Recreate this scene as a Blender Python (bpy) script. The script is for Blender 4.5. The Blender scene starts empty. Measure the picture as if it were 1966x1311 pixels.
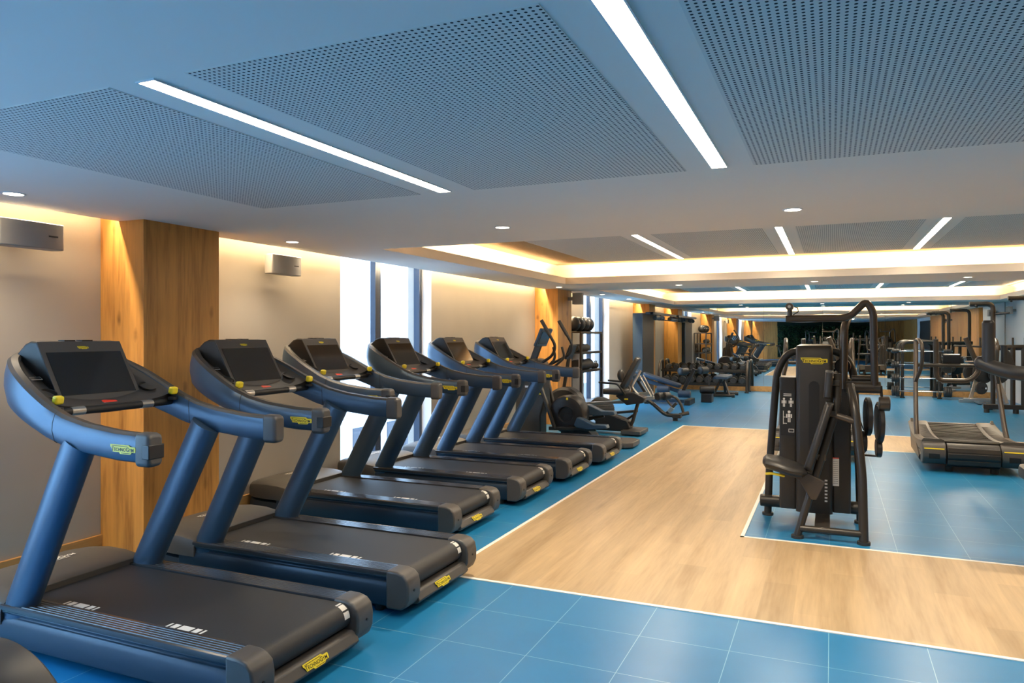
import bpy, bmesh, math, random
from mathutils import Vector, Matrix
random.seed(7)
PI = math.pi
SC = bpy.context.scene
COL = SC.collection

# ------------------------------------------------------------------ camera
EYE = 1.56
YAW = math.atan(612.0/1402.0)
cam = bpy.data.cameras.new('camera'); camo = bpy.data.objects.new('camera', cam); COL.objects.link(camo)
camo.location = (0, 0, EYE); camo.rotation_euler = (PI/2, 0, YAW)
cam.sensor_width = 36.0; cam.lens = 1402.0/1966.0*36.0
cam.shift_y = -(655.5-642.3)/1966.0
cam.clip_start = 0.05; cam.clip_end = 200
SC.camera = camo

# ------------------------------------------------------------------ world, exposure
w = bpy.data.worlds.new('world'); SC.world = w; w.use_nodes = True
bg = w.node_tree.nodes['Background']; bg.inputs[0].default_value = (0.62, 0.80, 1.0, 1); bg.inputs[1].default_value = 3.2
SC.view_settings.view_transform = 'Standard'; SC.view_settings.look = 'None'
SC.view_settings.exposure = 1.3; SC.view_settings.gamma = 1.0; SC.view_settings.use_curve_mapping = False
SC.cycles.use_denoising = True
SC.cycles.max_bounces = 10; SC.cycles.diffuse_bounces = 5; SC.cycles.glossy_bounces = 6; SC.cycles.transparent_max_bounces = 8
SC.cycles.sample_clamp_indirect = 4.0
SC.cycles.caustics_reflective = False; SC.cycles.caustics_refractive = False

CEIL = 2.352; LIP = 0.10; DEEP = 2.675
XL = -4.75; XR = 4.1; YF = 21.1; YB = -7.5
TX0, TX1 = -3.82, 3.50
TR = [(5.72, 10.86), (12.63, 19.48)]
WARM = (1.0, 0.76, 0.46)
LAMP = (1.0, 0.83, 0.61)
SKYC = (0.25, 0.64, 1.0)

def area(name, loc, rot, sx, sy, power, color, spread=PI):
    l = bpy.data.lights.new(name, 'AREA'); l.shape = 'RECTANGLE'; l.size = sx; l.size_y = sy
    l.energy = power; l.color = color; l.spread = spread
    o = bpy.data.objects.new(name, l); COL.objects.link(o); o.location = loc; o.rotation_euler = rot
    return o
# daylight through the glazing of the left wall (one inside each window opening)
WINS = [(-6.6, -4.9), (-1.9, 1.9), (6.345, 8.26), (14.64, 16.55)]
DAY = [4, 28]
for (a, b), pw in zip(WINS, DAY):
    area('window_daylight', (XL-0.30, (a+b)/2, 1.25), (0, -PI/2+0.5, 0), 2.1, b-a-0.1, pw, SKYC, math.radians(140))
# LED line hidden above the ceiling edge along the left wall, broken by the pillars
PILL = [(-4.02, -3.34), (3.58, 4.254), (11.88, 12.6), (18.8, 19.49)]
def cove_run(y0, y1, pw=17):
    area('cove_led', (-4.60, (y0+y1)/2, CEIL+LIP+0.02), (0, -math.radians(62), 0), 0.03, y1-y0, pw*(y1-y0), WARM)
ys = [YB+0.05, PILL[0][0], PILL[0][1], PILL[1][0], PILL[1][1], PILL[2][0], PILL[2][1], PILL[3][0], PILL[3][1], YF-0.1]
for i in range(0, 10, 2):
    cove_run(ys[i]+0.02, ys[i+1]-0.02)
# LED lines in the two coffers: they lie on the lip and shine up the recess walls
TP = 2.3
for (a, b) in TR:
    zc = CEIL+LIP+0.015
    area('coffer_led', (TX0-0.10, (a+b)/2, zc), (0, PI-math.radians(35), 0), 0.03, b-a, TP*(b-a), WARM)
    area('coffer_led', (TX1+0.10, (a+b)/2, zc), (0, PI+math.radians(35), 0), 0.03, b-a, TP*(b-a), WARM)
    area('coffer_led', ((TX0+TX1)/2, b+0.10, zc), (PI+math.radians(-35), 0, 0), TX1-TX0, 0.03, TP*(TX1-TX0), WARM)
    area('coffer_led', ((TX0+TX1)/2, a-0.10, zc), (PI+math.radians(35), 0, 0), TX1-TX0, 0.03, TP*(TX1-TX0), WARM)

# ------------------------------------------------------------------ materials
def lin(r, g, b):
    f = lambda c: (c/255/12.92) if c/255 <= 0.04045 else ((c/255+0.055)/1.055)**2.4
    return (f(r), f(g), f(b), 1)
def mat(name, col, rough=0.5, metal=0.0, spec=0.5, coat=0.0, noise=None, bump=None):
    m = bpy.data.materials.new(name); m.use_nodes = True
    nt = m.node_tree; p = nt.nodes['Principled BSDF']
    p.inputs['Base Color'].default_value = col if len(col) == 4 else (*col, 1)
    p.inputs['Roughness'].default_value = rough; p.inputs['Metallic'].default_value = metal
    p.inputs['Specular IOR Level'].default_value = spec; p.inputs['Coat Weight'].default_value = coat
    if noise:                                   # small tonal variation: (scale, amount)
        tc = nt.nodes.new('ShaderNodeTexCoord'); n = nt.nodes.new('ShaderNodeTexNoise')
        n.inputs['Scale'].default_value = noise[0]; n.inputs['Detail'].default_value = 4
        mx = nt.nodes.new('ShaderNodeMix'); mx.data_type = 'RGBA'; mx.blend_type = 'MULTIPLY'
        mx.inputs[0].default_value = 1.0
        rmp = nt.nodes.new('ShaderNodeMapRange'); rmp.inputs[3].default_value = 1-noise[1]; rmp.inputs[4].default_value = 1+noise[1]*0.4
        nt.links.new(tc.outputs['Object'], n.inputs['Vector']); nt.links.new(n.outputs[0], rmp.inputs[0])
        mx.inputs[6].default_value = p.inputs['Base Color'].default_value
        nt.links.new(rmp.outputs[0], mx.inputs[7]); nt.links.new(mx.outputs[2], p.inputs['Base Color'])
    if bump:                                    # (scale, strength, distance)
        tc = nt.nodes.new('ShaderNodeTexCoord'); n = nt.nodes.new('ShaderNodeTexNoise')
        n.inputs['Scale'].default_value = bump[0]; n.inputs['Detail'].default_value = 3
        b = nt.nodes.new('ShaderNodeBump'); b.inputs['Strength'].default_value = bump[1]; b.inputs['Distance'].default_value = bump[2]
        nt.links.new(tc.outputs['Object'], n.inputs['Vector']); nt.links.new(n.outputs[0], b.inputs['Height'])
        nt.links.new(b.outputs[0], p.inputs['Normal'])
    return m
def emis(name, col, s):
    m = bpy.data.materials.new(name); m.use_nodes = True; nt = m.node_tree
    nt.nodes.remove(nt.nodes['Principled BSDF']); e = nt.nodes.new('ShaderNodeEmission')
    e.inputs[0].default_value = (*col, 1); e.inputs[1].default_value = s
    nt.links.new(e.outputs[0], nt.nodes['Material Output'].inputs[0]); return m
class NT:
    """small node helper"""
    def __init__(s, m): s.t = m.node_tree; s.p = s.t.nodes.get('Principled BSDF')
    def n(s, kind, **kw):
        x = s.t.nodes.new('ShaderNode'+kind)
        for k, v in kw.items(): setattr(x, k, v)
        return x
    def l(s, a, b): s.t.links.new(a, b)
    def math(s, op, a, b=None, c=None):
        x = s.n('Math', operation=op)
        for i, v in enumerate((a, b, c)):
            if v is None: continue
            if isinstance(v, (int, float)): x.inputs[i].default_value = v
            else: s.l(v, x.inputs[i])
        return x.outputs[0]
    def ramp(s, fac, stops):
        r = s.n('ValToRGB'); e = r.color_ramp.elements
        while len(e) < len(stops): e.new(0.5)
        for i, (pos, c) in enumerate(stops): e[i].position = pos; e[i].color = c
        s.l(fac, r.inputs[0]); return r.outputs[0]
    def mix(s, fac, a, b, blend='MIX'):
        m = s.n('Mix', data_type='RGBA', blend_type=blend)
        for i, v in ((0, fac), (6, a), (7, b)):
            if isinstance(v, (int, float)): m.inputs[i].default_value = v
            elif isinstance(v, tuple): m.inputs[i].default_value = v
            else: s.l(v, m.inputs[i])
        return m.outputs[2]

def wood_mat(name, base, dark, knots=True, rough=0.5, axis='Z', plank=0.0, scale=1.0):
    m = mat(name, base, rough); N = NT(m)
    tc = N.n('TexCoord'); mp = N.n('Mapping')
    st = {'Z': (7, 7, 0.55), 'Y': (7, 0.55, 7)}[axis]
    mp.inputs['Scale'].default_value = tuple(v*scale for v in st)
    N.l(tc.outputs['Object'], mp.inputs[0])
    n1 = N.n('TexNoise'); n1.inputs['Scale'].default_value = 1.6; n1.inputs['Detail'].default_value = 8; n1.inputs['Distortion'].default_value = 0.6
    N.l(mp.outputs[0], n1.inputs['Vector'])
    n2 = N.n('TexNoise'); n2.inputs['Scale'].default_value = 9; n2.inputs['Detail'].default_value = 5
    N.l(mp.outputs[0], n2.inputs['Vector'])
    g = N.math('ADD', N.math('MULTIPLY', n1.outputs[0], 0.7), N.math('MULTIPLY', n2.outputs[0], 0.3))
    col = N.ramp(g, [(0.33, dark), (0.50, base), (0.68, tuple(min(1, c*1.22) for c in base[:3])+(1,))])
    if knots:
        mk = N.n('Mapping'); mk.inputs['Scale'].default_value = (3.2, 3.2, 1.5) if axis == 'Z' else (3, 1.4, 3)
        N.l(tc.outputs['Object'], mk.inputs[0])
        v = N.n('TexVoronoi'); v.inputs['Scale'].default_value = 1.7
        N.l(mk.outputs[0], v.inputs['Vector'])
        nd = N.n('TexNoise'); nd.inputs['Scale'].default_value = 14; N.l(tc.outputs['Object'], nd.inputs['Vector'])
        d = N.math('ADD', v.outputs['Distance'], N.math('MULTIPLY', nd.outputs[0], 0.12))
        k = N.ramp(d, [(0.09, (1, 1, 1, 1)), (0.22, (0, 0, 0, 1))])
        col = N.mix(N.math('MULTIPLY', k, 0.75), col, (dark[0]*0.35, dark[1]*0.3, dark[2]*0.3, 1))
    if plank:
        sp = N.n('SeparateXYZ'); N.l(tc.outputs['Object'], sp.inputs[0])
        ix = N.math('FLOOR', N.math('DIVIDE', sp.outputs[0], plank))
        wn = N.n('TexWhiteNoise', noise_dimensions='2D')
        yo = N.math('FLOOR', N.math('ADD', N.math('DIVIDE', sp.outputs[1], 1.3), N.math('MULTIPLY', ix, 0.37)))
        cx = N.n('CombineXYZ'); N.l(ix, cx.inputs[0]); N.l(yo, cx.inputs[1]); N.l(cx.outputs[0], wn.inputs[0])
        vr = N.math('MULTIPLY_ADD', wn.outputs[0], 0.20, 0.86)
        vc = N.n('CombineColor'); [N.l(vr, vc.inputs[i]) for i in range(3)]
        col = N.mix(1.0, col, vc.outputs[0], 'MULTIPLY')
    N.l(col, N.p.inputs['Base Color'])
    b = N.n('Bump'); b.inputs['Strength'].default_value = 0.10; b.inputs['Distance'].default_value = 0.004
    N.l(n2.outputs[0], b.inputs['Height']); N.l(b.outputs[0], N.p.inputs['Normal'])
    return m

M = {}
M['ceil'] = mat('ceiling paint', (0.92, 0.87, 0.79), 0.85, spec=0.2, noise=(1.5, 0.03))
M['cove'] = mat('cove paint', (0.80, 0.74, 0.66), 0.8, spec=0.2, noise=(2, 0.03))
M['rough'] = mat('rough acoustic board', (0.50, 0.36, 0.22), 0.95, spec=0.1, noise=(90, 0.5), bump=(80, 0.8, 0.01))
M['wall'] = mat('wall plaster', (0.45, 0.415, 0.365), 0.8, spec=0.2, noise=(2.2, 0.10), bump=(30, 0.15, 0.003))
M['white'] = mat('white paint', (0.78, 0.80, 0.82), 0.6, noise=(3, 0.03))
M['oak'] = wood_mat('knotty oak veneer', (0.56, 0.27, 0.065, 1), (0.33, 0.14, 0.032, 1))
M['lam'] = wood_mat('pale oak plank floor', (0.45, 0.325, 0.185, 1), (0.355, 0.24, 0.125, 1), knots=False, rough=0.38, axis='Y', plank=0.19, scale=0.8)
M['base_oak'] = wood_mat('oak skirting', (0.46, 0.25, 0.085, 1), (0.28, 0.14, 0.045, 1), knots=False, axis='Y')
M['trimw'] = mat('white floor trim', (0.85, 0.84, 0.80), 0.4, noise=(6, 0.03))
M['char'] = mat('charcoal satin metal', (0.036, 0.033, 0.030), 0.34, metal=0.25, spec=0.5, noise=(25, 0.06))
M['slate'] = mat('slate shell with daylight tint', (0.050, 0.092, 0.150), 0.38, metal=0.4, coat=0.05, noise=(8, 0.05))  # on the treadmill shells, blue daylight is worked into this base colour
M['dark'] = mat('black plastic', (0.014, 0.014, 0.016), 0.42, noise=(40, 0.08))
M['grey'] = mat('dark grey plastic', (0.045, 0.043, 0.042), 0.45, noise=(30, 0.08))
M['skirt'] = mat('dark slate side shell', (0.016, 0.034, 0.060), 0.40, metal=0.3, noise=(8, 0.05))
M['cap'] = mat('grey moulded plastic', (0.070, 0.066, 0.064), 0.42, noise=(30, 0.06))
M['hood'] = mat('textured hood plastic', (0.060, 0.056, 0.052), 0.5, noise=(60, 0.1), bump=(200, 0.15, 0.001))
M['belt'] = mat('running belt rubber', (0.022, 0.024, 0.028), 0.55, noise=(120, 0.25), bump=(260, 0.5, 0.001))
M['rail'] = mat('ribbed rail', (0.055, 0.055, 0.060), 0.22, metal=0.3, noise=(30, 0.08))
M['screen'] = mat('screen glass', (0.012, 0.012, 0.013), 0.09, spec=0.8, noise=(3, 0.05))
M['silver'] = mat('brushed silver', (0.55, 0.54, 0.52), 0.28, metal=0.9, noise=(40, 0.08))
M['chrome'] = mat('chromed steel', (0.75, 0.75, 0.76), 0.12, metal=1.0, noise=(10, 0.02))
M['tan'] = mat('bronze grey metal', (0.075, 0.064, 0.055), 0.30, metal=0.5, noise=(25, 0.06))
M['yellow'] = mat('yellow plastic', (0.86, 0.68, 0.03), 0.4, noise=(20, 0.05))
M['red'] = mat('red plastic', (0.85, 0.05, 0.02), 0.35, noise=(20, 0.05))
M['blackink'] = mat('black ink', (0.008, 0.008, 0.008), 0.5, noise=(20, 0.05))
M['whiteink'] = mat('pale ink', (0.72, 0.70, 0.66), 0.5, noise=(20, 0.05))
M['slat'] = mat('toplit bronze grey slats', (0.105, 0.094, 0.080), 0.40, metal=0.3, noise=(30, 0.08))  # bronze grey lightened: light falling on the deck top is in the colour
M['pad'] = mat('black upholstery', (0.020, 0.020, 0.021), 0.42, noise=(40, 0.1), bump=(140, 0.2, 0.001))
M['bluelitpad'] = mat('upholstery with blue light tint', (0.035, 0.060, 0.10), 0.45, noise=(40, 0.1), bump=(140, 0.2, 0.001))  # blue light on the bench pads is put into the upholstery colour
M['rubber'] = mat('matt rubber', (0.028, 0.028, 0.028), 0.6, noise=(50, 0.12))
M['speaker'] = mat('grey speaker shell', (0.30, 0.29, 0.28), 0.5, noise=(20, 0.04))
M['winframe'] = mat('dark window frame', (0.035, 0.050, 0.080), 0.35, metal=0.3, noise=(12, 0.05))
M['facade'] = mat('white facade render', (0.72, 0.82, 0.92), 0.8, noise=(0.6, 0.05))
M['street'] = mat('grey paving', (0.30, 0.31, 0.33), 0.8, noise=(3, 0.15))
M['leaf'] = mat('green leaves', (0.035, 0.11, 0.03), 0.5, noise=(8, 0.5))
M['soil'] = mat('dark planting wall', (0.012, 0.03, 0.015), 0.9, noise=(10, 0.3))
M['diff'] = emis('lamp diffuser', LAMP, 26.0)
M['dl'] = emis('downlight lens', LAMP, 9.0)

# tiled floor
def floor_mat():
    m = mat('blue floor tile', (0.03, 0.19, 0.38), 0.16, spec=0.5); N = NT(m)
    g = N.n('NewGeometry'); sp = N.n('SeparateXYZ'); N.l(g.outputs['Position'], sp.inputs[0])
    def line(o, off):
        f = N.math('FRACT', N.math('DIVIDE', N.math('ADD', o, off), 0.45))
        d = N.math('ABSOLUTE', N.math('SUBTRACT', f, 0.5))
        return N.math('GREATER_THAN', d, 0.5-0.0035)
    gx = line(sp.outputs[0], 0.01+4.5); gy = line(sp.outputs[1], -3.73+9.0)
    gr = N.math('MAXIMUM', gx, gy)
    n = N.n('TexNoise'); n.inputs['Scale'].default_value = 1.3; n.inputs['Detail'].default_value = 5
    N.l(g.outputs['Position'], n.inputs['Vector'])
    c = N.ramp(n.outputs[0], [(0.3, (0.011, 0.170, 0.385, 1)), (0.7, (0.018, 0.210, 0.455, 1))])
    c = N.mix(gr, c, (0.24, 0.48, 0.62, 1)); N.l(c, N.p.inputs['Base Color'])
    n2 = N.n('TexNoise'); n2.inputs['Scale'].default_value = 6; N.l(g.outputs['Position'], n2.inputs['Vector'])
    N.l(N.math('MULTIPLY_ADD', n2.outputs[0], 0.02, 0.30), N.p.inputs['Roughness'])
    return m
M['tile'] = floor_mat()
def perf_mat():
    m = mat('perforated ceiling board', (0.80, 0.77, 0.71), 0.85, spec=0.2); N = NT(m)
    g = N.n('NewGeometry'); sp = N.n('SeparateXYZ'); N.l(g.outputs['Position'], sp.inputs[0])
    def fr(o): return N.math('SUBTRACT', N.math('FRACT', N.math('DIVIDE', N.math('ADD', o, 20.0), 0.0195)), 0.5)
    a = fr(sp.outputs[0]); b = fr(sp.outputs[1])
    r = N.math('SQRT', N.math('ADD', N.math('MULTIPLY', a, a), N.math('MULTIPLY', b, b)))
    h = N.math('LESS_THAN', r, 0.235)
    N.l(N.mix(h, (0.80, 0.77, 0.71, 1), (0.035, 0.038, 0.042, 1)), N.p.inputs['Base Color'])
    return m
M['perf'] = perf_mat()
def mirror_mat():
    m = mat('mirror', (0.86, 0.89, 0.87), 0.0, metal=1.0); N = NT(m)
    tc = N.n('TexCoord'); n = N.n('TexNoise'); n.inputs['Scale'].default_value = 0.8; n.inputs['Detail'].default_value = 1
    N.l(tc.outputs['Object'], n.inputs['Vector'])
    b = N.n('Bump'); b.inputs['Strength'].default_value = 0.08; b.inputs['Distance'].default_value = 0.02
    N.l(n.outputs[0], b.inputs['Height']); N.l(b.outputs[0], N.p.inputs['Normal'])
    return m
M['mirror'] = mirror_mat()
def glass_mat():
    m = bpy.data.materials.new('window glass'); m.use_nodes = True; nt = m.node_tree
    nt.nodes.remove(nt.nodes['Principled BSDF'])
    t = nt.nodes.new('ShaderNodeBsdfTransparent'); t.inputs[0].default_value = (0.93, 0.97, 1, 1)
    g = nt.nodes.new('ShaderNodeBsdfGlossy'); g.inputs['Roughness'].default_value = 0.02
    x = nt.nodes.new('ShaderNodeMixShader')
    x.inputs[0].default_value = 0.06; nt.links.new(t.outputs[0], x.inputs[1]); nt.links.new(g.outputs[0], x.inputs[2])
    nt.links.new(x.outputs[0], nt.nodes['Material Output'].inputs[0]); return m
M['glass'] = glass_mat()

# ------------------------------------------------------------------ mesh builder
def V(*a): return Vector(a)
class B:
    def __init__(s, off=(0, 0, 0)): s.v = []; s.f = []; s.o = Vector(off)
    def add(s, vs, fs):
        n = len(s.v); s.v += [Vector(v)-s.o for v in vs]; s.f += [tuple(i+n for i in f) for f in fs]; return s
    def box(s, x0, x1, y0, y1, z0, z1):
        if x1 < x0: x0, x1 = x1, x0
        if y1 < y0: y0, y1 = y1, y0
        vs = [(x, y, z) for x in (x0, x1) for y in (y0, y1) for z in (z0, z1)]
        return s.add(vs, [(0, 1, 3, 2), (4, 6, 7, 5), (0, 4, 5, 1), (2, 3, 7, 6), (0, 2, 6, 4), (1, 5, 7, 3)])
    def obox(s, c, ax, ay, az, sx, sy, sz):
        """box centred on c along given axes"""
        c = Vector(c); ax = Vector(ax).normalized()*sx/2; ay = Vector(ay).normalized()*sy/2; az = Vector(az).normalized()*sz/2
        vs = [c+ax*i+ay*j+az*k for i in (-1, 1) for j in (-1, 1) for k in (-1, 1)]
        return s.add(vs, [(0, 1, 3, 2), (4, 6, 7, 5), (0, 4, 5, 1), (2, 3, 7, 6), (0, 2, 6, 4), (1, 5, 7, 3)])
    def bar(s, p, q, wy, wz, up=(0, 0, 1)):
        p = Vector(p); q = Vector(q); d = (q-p); u = Vector(up)
        y = u.cross(d)
        if y.length < 1e-5: y = Vector((1, 0, 0)).cross(d)
        z = d.cross(y)
        return s.obox((p+q)/2, d, y, z, d.length, wy, wz)
    def prism(s, poly, axis, a, b):
        """extrude a 2D polygon along an axis; poly coordinates are the other two axes in order"""
        n = len(poly)
        def P(u, v, t): return {'x': (t, u, v), 'y': (u, t, v), 'z': (u, v, t)}[axis]
        vs = [P(u, v, a) for u, v in poly]+[P(u, v, b) for u, v in poly]
        fs = [tuple(range(n))[::-1], tuple(range(n, 2*n))]+[(i, (i+1) % n, (i+1) % n+n, i+n) for i in range(n)]
        return s.add(vs, fs)
    def loft(s, rings, cap=True):
        n = len(rings[0]); vs = [p for r in rings for p in r]; fs = []
        for k in range(len(rings)-1):
            for i in range(n):
                j = (i+1) % n; fs.append((k*n+i, k*n+j, (k+1)*n+j, (k+1)*n+i))
        if cap: fs += [tuple(range(n))[::-1], tuple((len(rings)-1)*n+i for i in range(n))]
        return s.add(vs, fs)
    def sheet(s, rows, closed=False):
        n = len(rows[0]); vs = [p for r in rows for p in r]; fs = []
        for k in range(len(rows)-1):
            for i in range(n-1): fs.append((k*n+i, k*n+i+1, (k+1)*n+i+1, (k+1)*n+i))
        return s.add(vs, fs)
    def tube(s, pts, r, seg=12, r2=None, flat=None, cap=True, up=None):
        """sweep a circle (or an ellipse r x r2) along points"""
        pts = [Vector(p) for p in pts]; n = len(pts); rs = r if isinstance(r, (list, tuple)) else [r]*n
        T = []
        for i in range(n):
            t = (pts[min(i+1, n-1)]-pts[max(i-1, 0)])
            T.append(t.normalized() if t.length > 1e-9 else Vector((0, 0, 1)))
        u = Vector(up) if up else (Vector((0, 0, 1)) if abs(T[0].z) < 0.9 else Vector((0, 1, 0)))
        u = (u-T[0]*u.dot(T[0])).normalized(); rings = []
        for i in range(n):
            if i: 
                q = T[i-1].rotation_difference(T[i]); u = q @ u; u = (u-T[i]*u.dot(T[i])).normalized()
            v = T[i].cross(u); ra = rs[i]; rb = ra*(r2/r if r2 and not isinstance(r, (list, tuple)) else 1)
            rings.append([pts[i]+u*ra*math.cos(2*PI*k/seg)+v*rb*math.sin(2*PI*k/seg) for k in range(seg)])
        return s.loft(rings, cap)
    def cyl(s, p, q, r, seg=20, r2=None):
        p = Vector(p); q = Vector(q)
        return s.tube([p, q], [r, r if r2 is None else r2], seg)
    def lathe(s, c, axis, prof, seg=24):
        """prof: (distance along axis, radius) list, closed at both ends"""
        c = Vector(c); a = Vector(axis).normalized(); u = a.orthogonal().normalized(); v = a.cross(u)
        return s.loft([[c+a*h+(u*math.cos(2*PI*k/seg)+v*math.sin(2*PI*k/seg))*max(r, 1e-4) for k in range(seg)] for h, r in prof])
    def ball(s, c, r, seg=20, n=10, sc=(1, 1, 1)):
        rings = []
        for i in range(n+1):
            t = PI*i/n; rr = max(math.sin(t), 1e-4)*r
            rings.append([Vector(c)+Vector((rr*math.cos(2*PI*k/seg)*sc[0], rr*math.sin(2*PI*k/seg)*sc[1], -math.cos(t)*r*sc[2])) for k in range(seg)])
        return s.loft(rings)
    def mesh(s, name):
        me = bpy.data.meshes.new(name); me.from_pydata([tuple(v) for v in s.v], [], s.f)
        bm = bmesh.new(); bm.from_mesh(me); bmesh.ops.recalc_face_normals(bm, faces=bm.faces); bm.to_mesh(me); bm.free()
        me.shade_smooth(); me.set_sharp_from_angle(angle=math.radians(38)); return me

def link(name, me, m, parent=None, bevel=0, label=None, seg=2):
    o = bpy.data.objects.new(name, me); COL.objects.link(o)
    if m and not me.materials: me.materials.append(M[m] if isinstance(m, str) else m)
    if parent: o.parent = parent
    if bevel:
        md = o.modifiers.new('bevel', 'BEVEL'); md.width = bevel; md.segments = seg; md.limit_method = 'ANGLE'; md.angle_limit = math.radians(35)
        md.harden_normals = False
    if label: o['label'] = label
    return o
def part(name, b, m, parent, bevel=0, label=None, seg=2): return link(name, b.mesh(name), m, parent, bevel, label, seg)
def thing(name, label, cat, loc=(0, 0, 0), rz=0, group=None):
    o = bpy.data.objects.new(name, None); COL.objects.link(o); o.empty_display_size = 0.1
    o.location = loc; o.rotation_euler = (0, 0, rz); o['label'] = label; o['category'] = cat
    if group: o['group'] = group
    return o
def solo(name, b, m, label, cat, group=None, loc=(0, 0, 0), bevel=0, kind=None):
    o = link(name, b.mesh(name), m, None, bevel); o.location = loc; o['label'] = label; o['category'] = cat
    if group: o['group'] = group
    if kind: o['kind'] = kind
    return o
def struct(name, b, m, parent=None, bevel=0):
    o = link(name, b.mesh(name), m, parent, bevel); o['kind'] = 'structure'; return o
KIDS = {}
def children(o): return [c for c in bpy.data.objects if c.parent == o]
def dup(o, loc=None, rz=None, label=None, parent=None, group=None):
    c = o.copy(); COL.objects.link(c); c.parent = parent
    if loc is not None: c.location = loc
    if rz is not None: c.rotation_euler = (0, 0, rz)
    if label: c['label'] = label
    if group: c['group'] = group
    for k in children(o): dup(k, parent=c)
    return c
def fil(pts, r=0.06, n=5):
    """round the corners of a polyline"""
    P = [Vector(p) for p in pts]; out = [P[0]]
    for i in range(1, len(P)-1):
        a = P[i-1]-P[i]; b = P[i+1]-P[i]; d = min(r, a.length*0.48, b.length*0.48)
        A = P[i]+a.normalized()*d; C = P[i]+b.normalized()*d
        for k in range(n+1):
            t = k/n; out.append(A*(1-t)**2+P[i]*2*t*(1-t)+C*t*t)
    out.append(P[-1]); return out
def rpoly(x0, x1, y0, y1, r, n=5):
    """rounded rectangle"""
    out = []
    for cx, cy, a in ((x1-r, y1-r, 0), (x0+r, y1-r, 90), (x0+r, y0+r, 180), (x1-r, y0+r, 270)):
        for k in range(n+1):
            t = math.radians(a+90*k/n); out.append((cx+r*math.cos(t), cy+r*math.sin(t)))
    return out

# ------------------------------------------------------------------ lettering
TXT = {}
def text_mesh(s, size=1.0, small=True, align='CENTER', ext=0.0):
    key = (s, size, small, align)
    if key in TXT: return TXT[key]
    cu = bpy.data.curves.new('lettering', 'FONT'); cu.body = s; cu.size = size; cu.align_x = align; cu.align_y = 'CENTER'
    cu.extrude = ext; cu.small_caps_scale = 0.78; cu.offset = 0.012*size; cu.resolution_u = 3
    if small:
        for i, ch in enumerate(s):
            if ch.islower(): cu.body_format[i].use_small_caps = True
    o = bpy.data.objects.new('lettering', cu); COL.objects.link(o)
    bpy.context.view_layer.update()
    me = bpy.data.meshes.new_from_object(o.evaluated_get(bpy.context.evaluated_depsgraph_get()))
    bpy.data.objects.remove(o); TXT[key] = me; return me
def frame(c, nrm, up):
    n = Vector(nrm).normalized(); u = Vector(up); u = (u-n*u.dot(n)).normalized(); x = u.cross(n)
    m = Matrix((x, u, n)).transposed().to_4x4(); m.translation = Vector(c); return m
BADGE = [(-.50, .13), (.24, .13), (.30, .085), (.48, .085), (.50, .05), (.495, -.07), (.36, -.07), (.30, -.13), (-.10, -.13), (-.15, -.08), (-.40, -.08), (-.44, .02), (-.49, .06)]
BM = {}
def badge(parent, c, nrm, up, w, ink='blackink', plate='yellow', label='yellow badge with black lettering'):
    if plate:
        if plate not in BM:
            BM[plate] = B().prism(BADGE, 'z', 0, 0.012).mesh('badge'); BM[plate].materials.append(M[plate])
        p = link('badge', BM[plate], None, parent, label=label)
    else:
        p = None
    me = text_mesh('TechnoGym', 0.172)
    key = ('t', ink)
    if key not in BM:
        m2 = me.copy(); m2.materials.clear(); m2.materials.append(M[ink])
        bm = bmesh.new(); bm.from_mesh(m2)
        for a, b_, y in ((-.44, .20, .093), (-.06, .30, -.100)):
            vs = [bm.verts.new((x, yy, 0)) for x, yy in ((a, y-.007), (b_, y-.007), (b_, y+.007), (a, y+.007))]; bm.faces.new(vs)
        xs = [v.co.x for v in bm.verts]; bm.to_mesh(m2); bm.free(); BM[key] = m2
    mt = frame(c, nrm, up) @ Matrix.Scale(w, 4)
    if p:
        p.matrix_local = mt
        t = link('badge_lettering', BM[key], None, p); t.matrix_local = Matrix.Translation((0, 0, 0.016))
    else:
        t = link('lettering', BM[key], None, parent, label='pale printed lettering'); t.matrix_local = mt @ Matrix.Translation((0, 0, 0.01))
    return p or t

# ================================================================== THE ROOM
FX0, FX1, FY0, FY1 = -2.30, XR, 4.19, 12.62          # wooden ring laid in the blue tiles
IX0, IY0, IY1 = -0.64, 5.86, 10.95
struct('floor', B().box(XL-0.3, XR+0.3, YB-0.2, YF+0.3, -0.10, 0.0), 'tile')
b = B(); b.box(FX0, IX0, FY0, FY1, 0, 0.003); b.box(IX0, FX1, FY0, IY0, 0, 0.003); b.box(IX0, FX1, IY1, FY1, 0, 0.003)
struct('floor_inlay', b, 'lam')
b = B(); W = 0.028
b.box(FX0-W, FX0, FY0-W, FY1+W, 0, 0.005); b.box(FX0, FX1, FY0-W, FY0, 0, 0.005); b.box(FX0, FX1, FY1, FY1+W, 0, 0.005)
b.box(IX0, IX0+W, IY0, IY1, 0, 0.005); b.box(IX0, FX1, IY0, IY0+W, 0, 0.005); b.box(IX0, FX1, IY1-W, IY1, 0, 0.005)
struct('trim_1', b, 'trimw')

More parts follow.
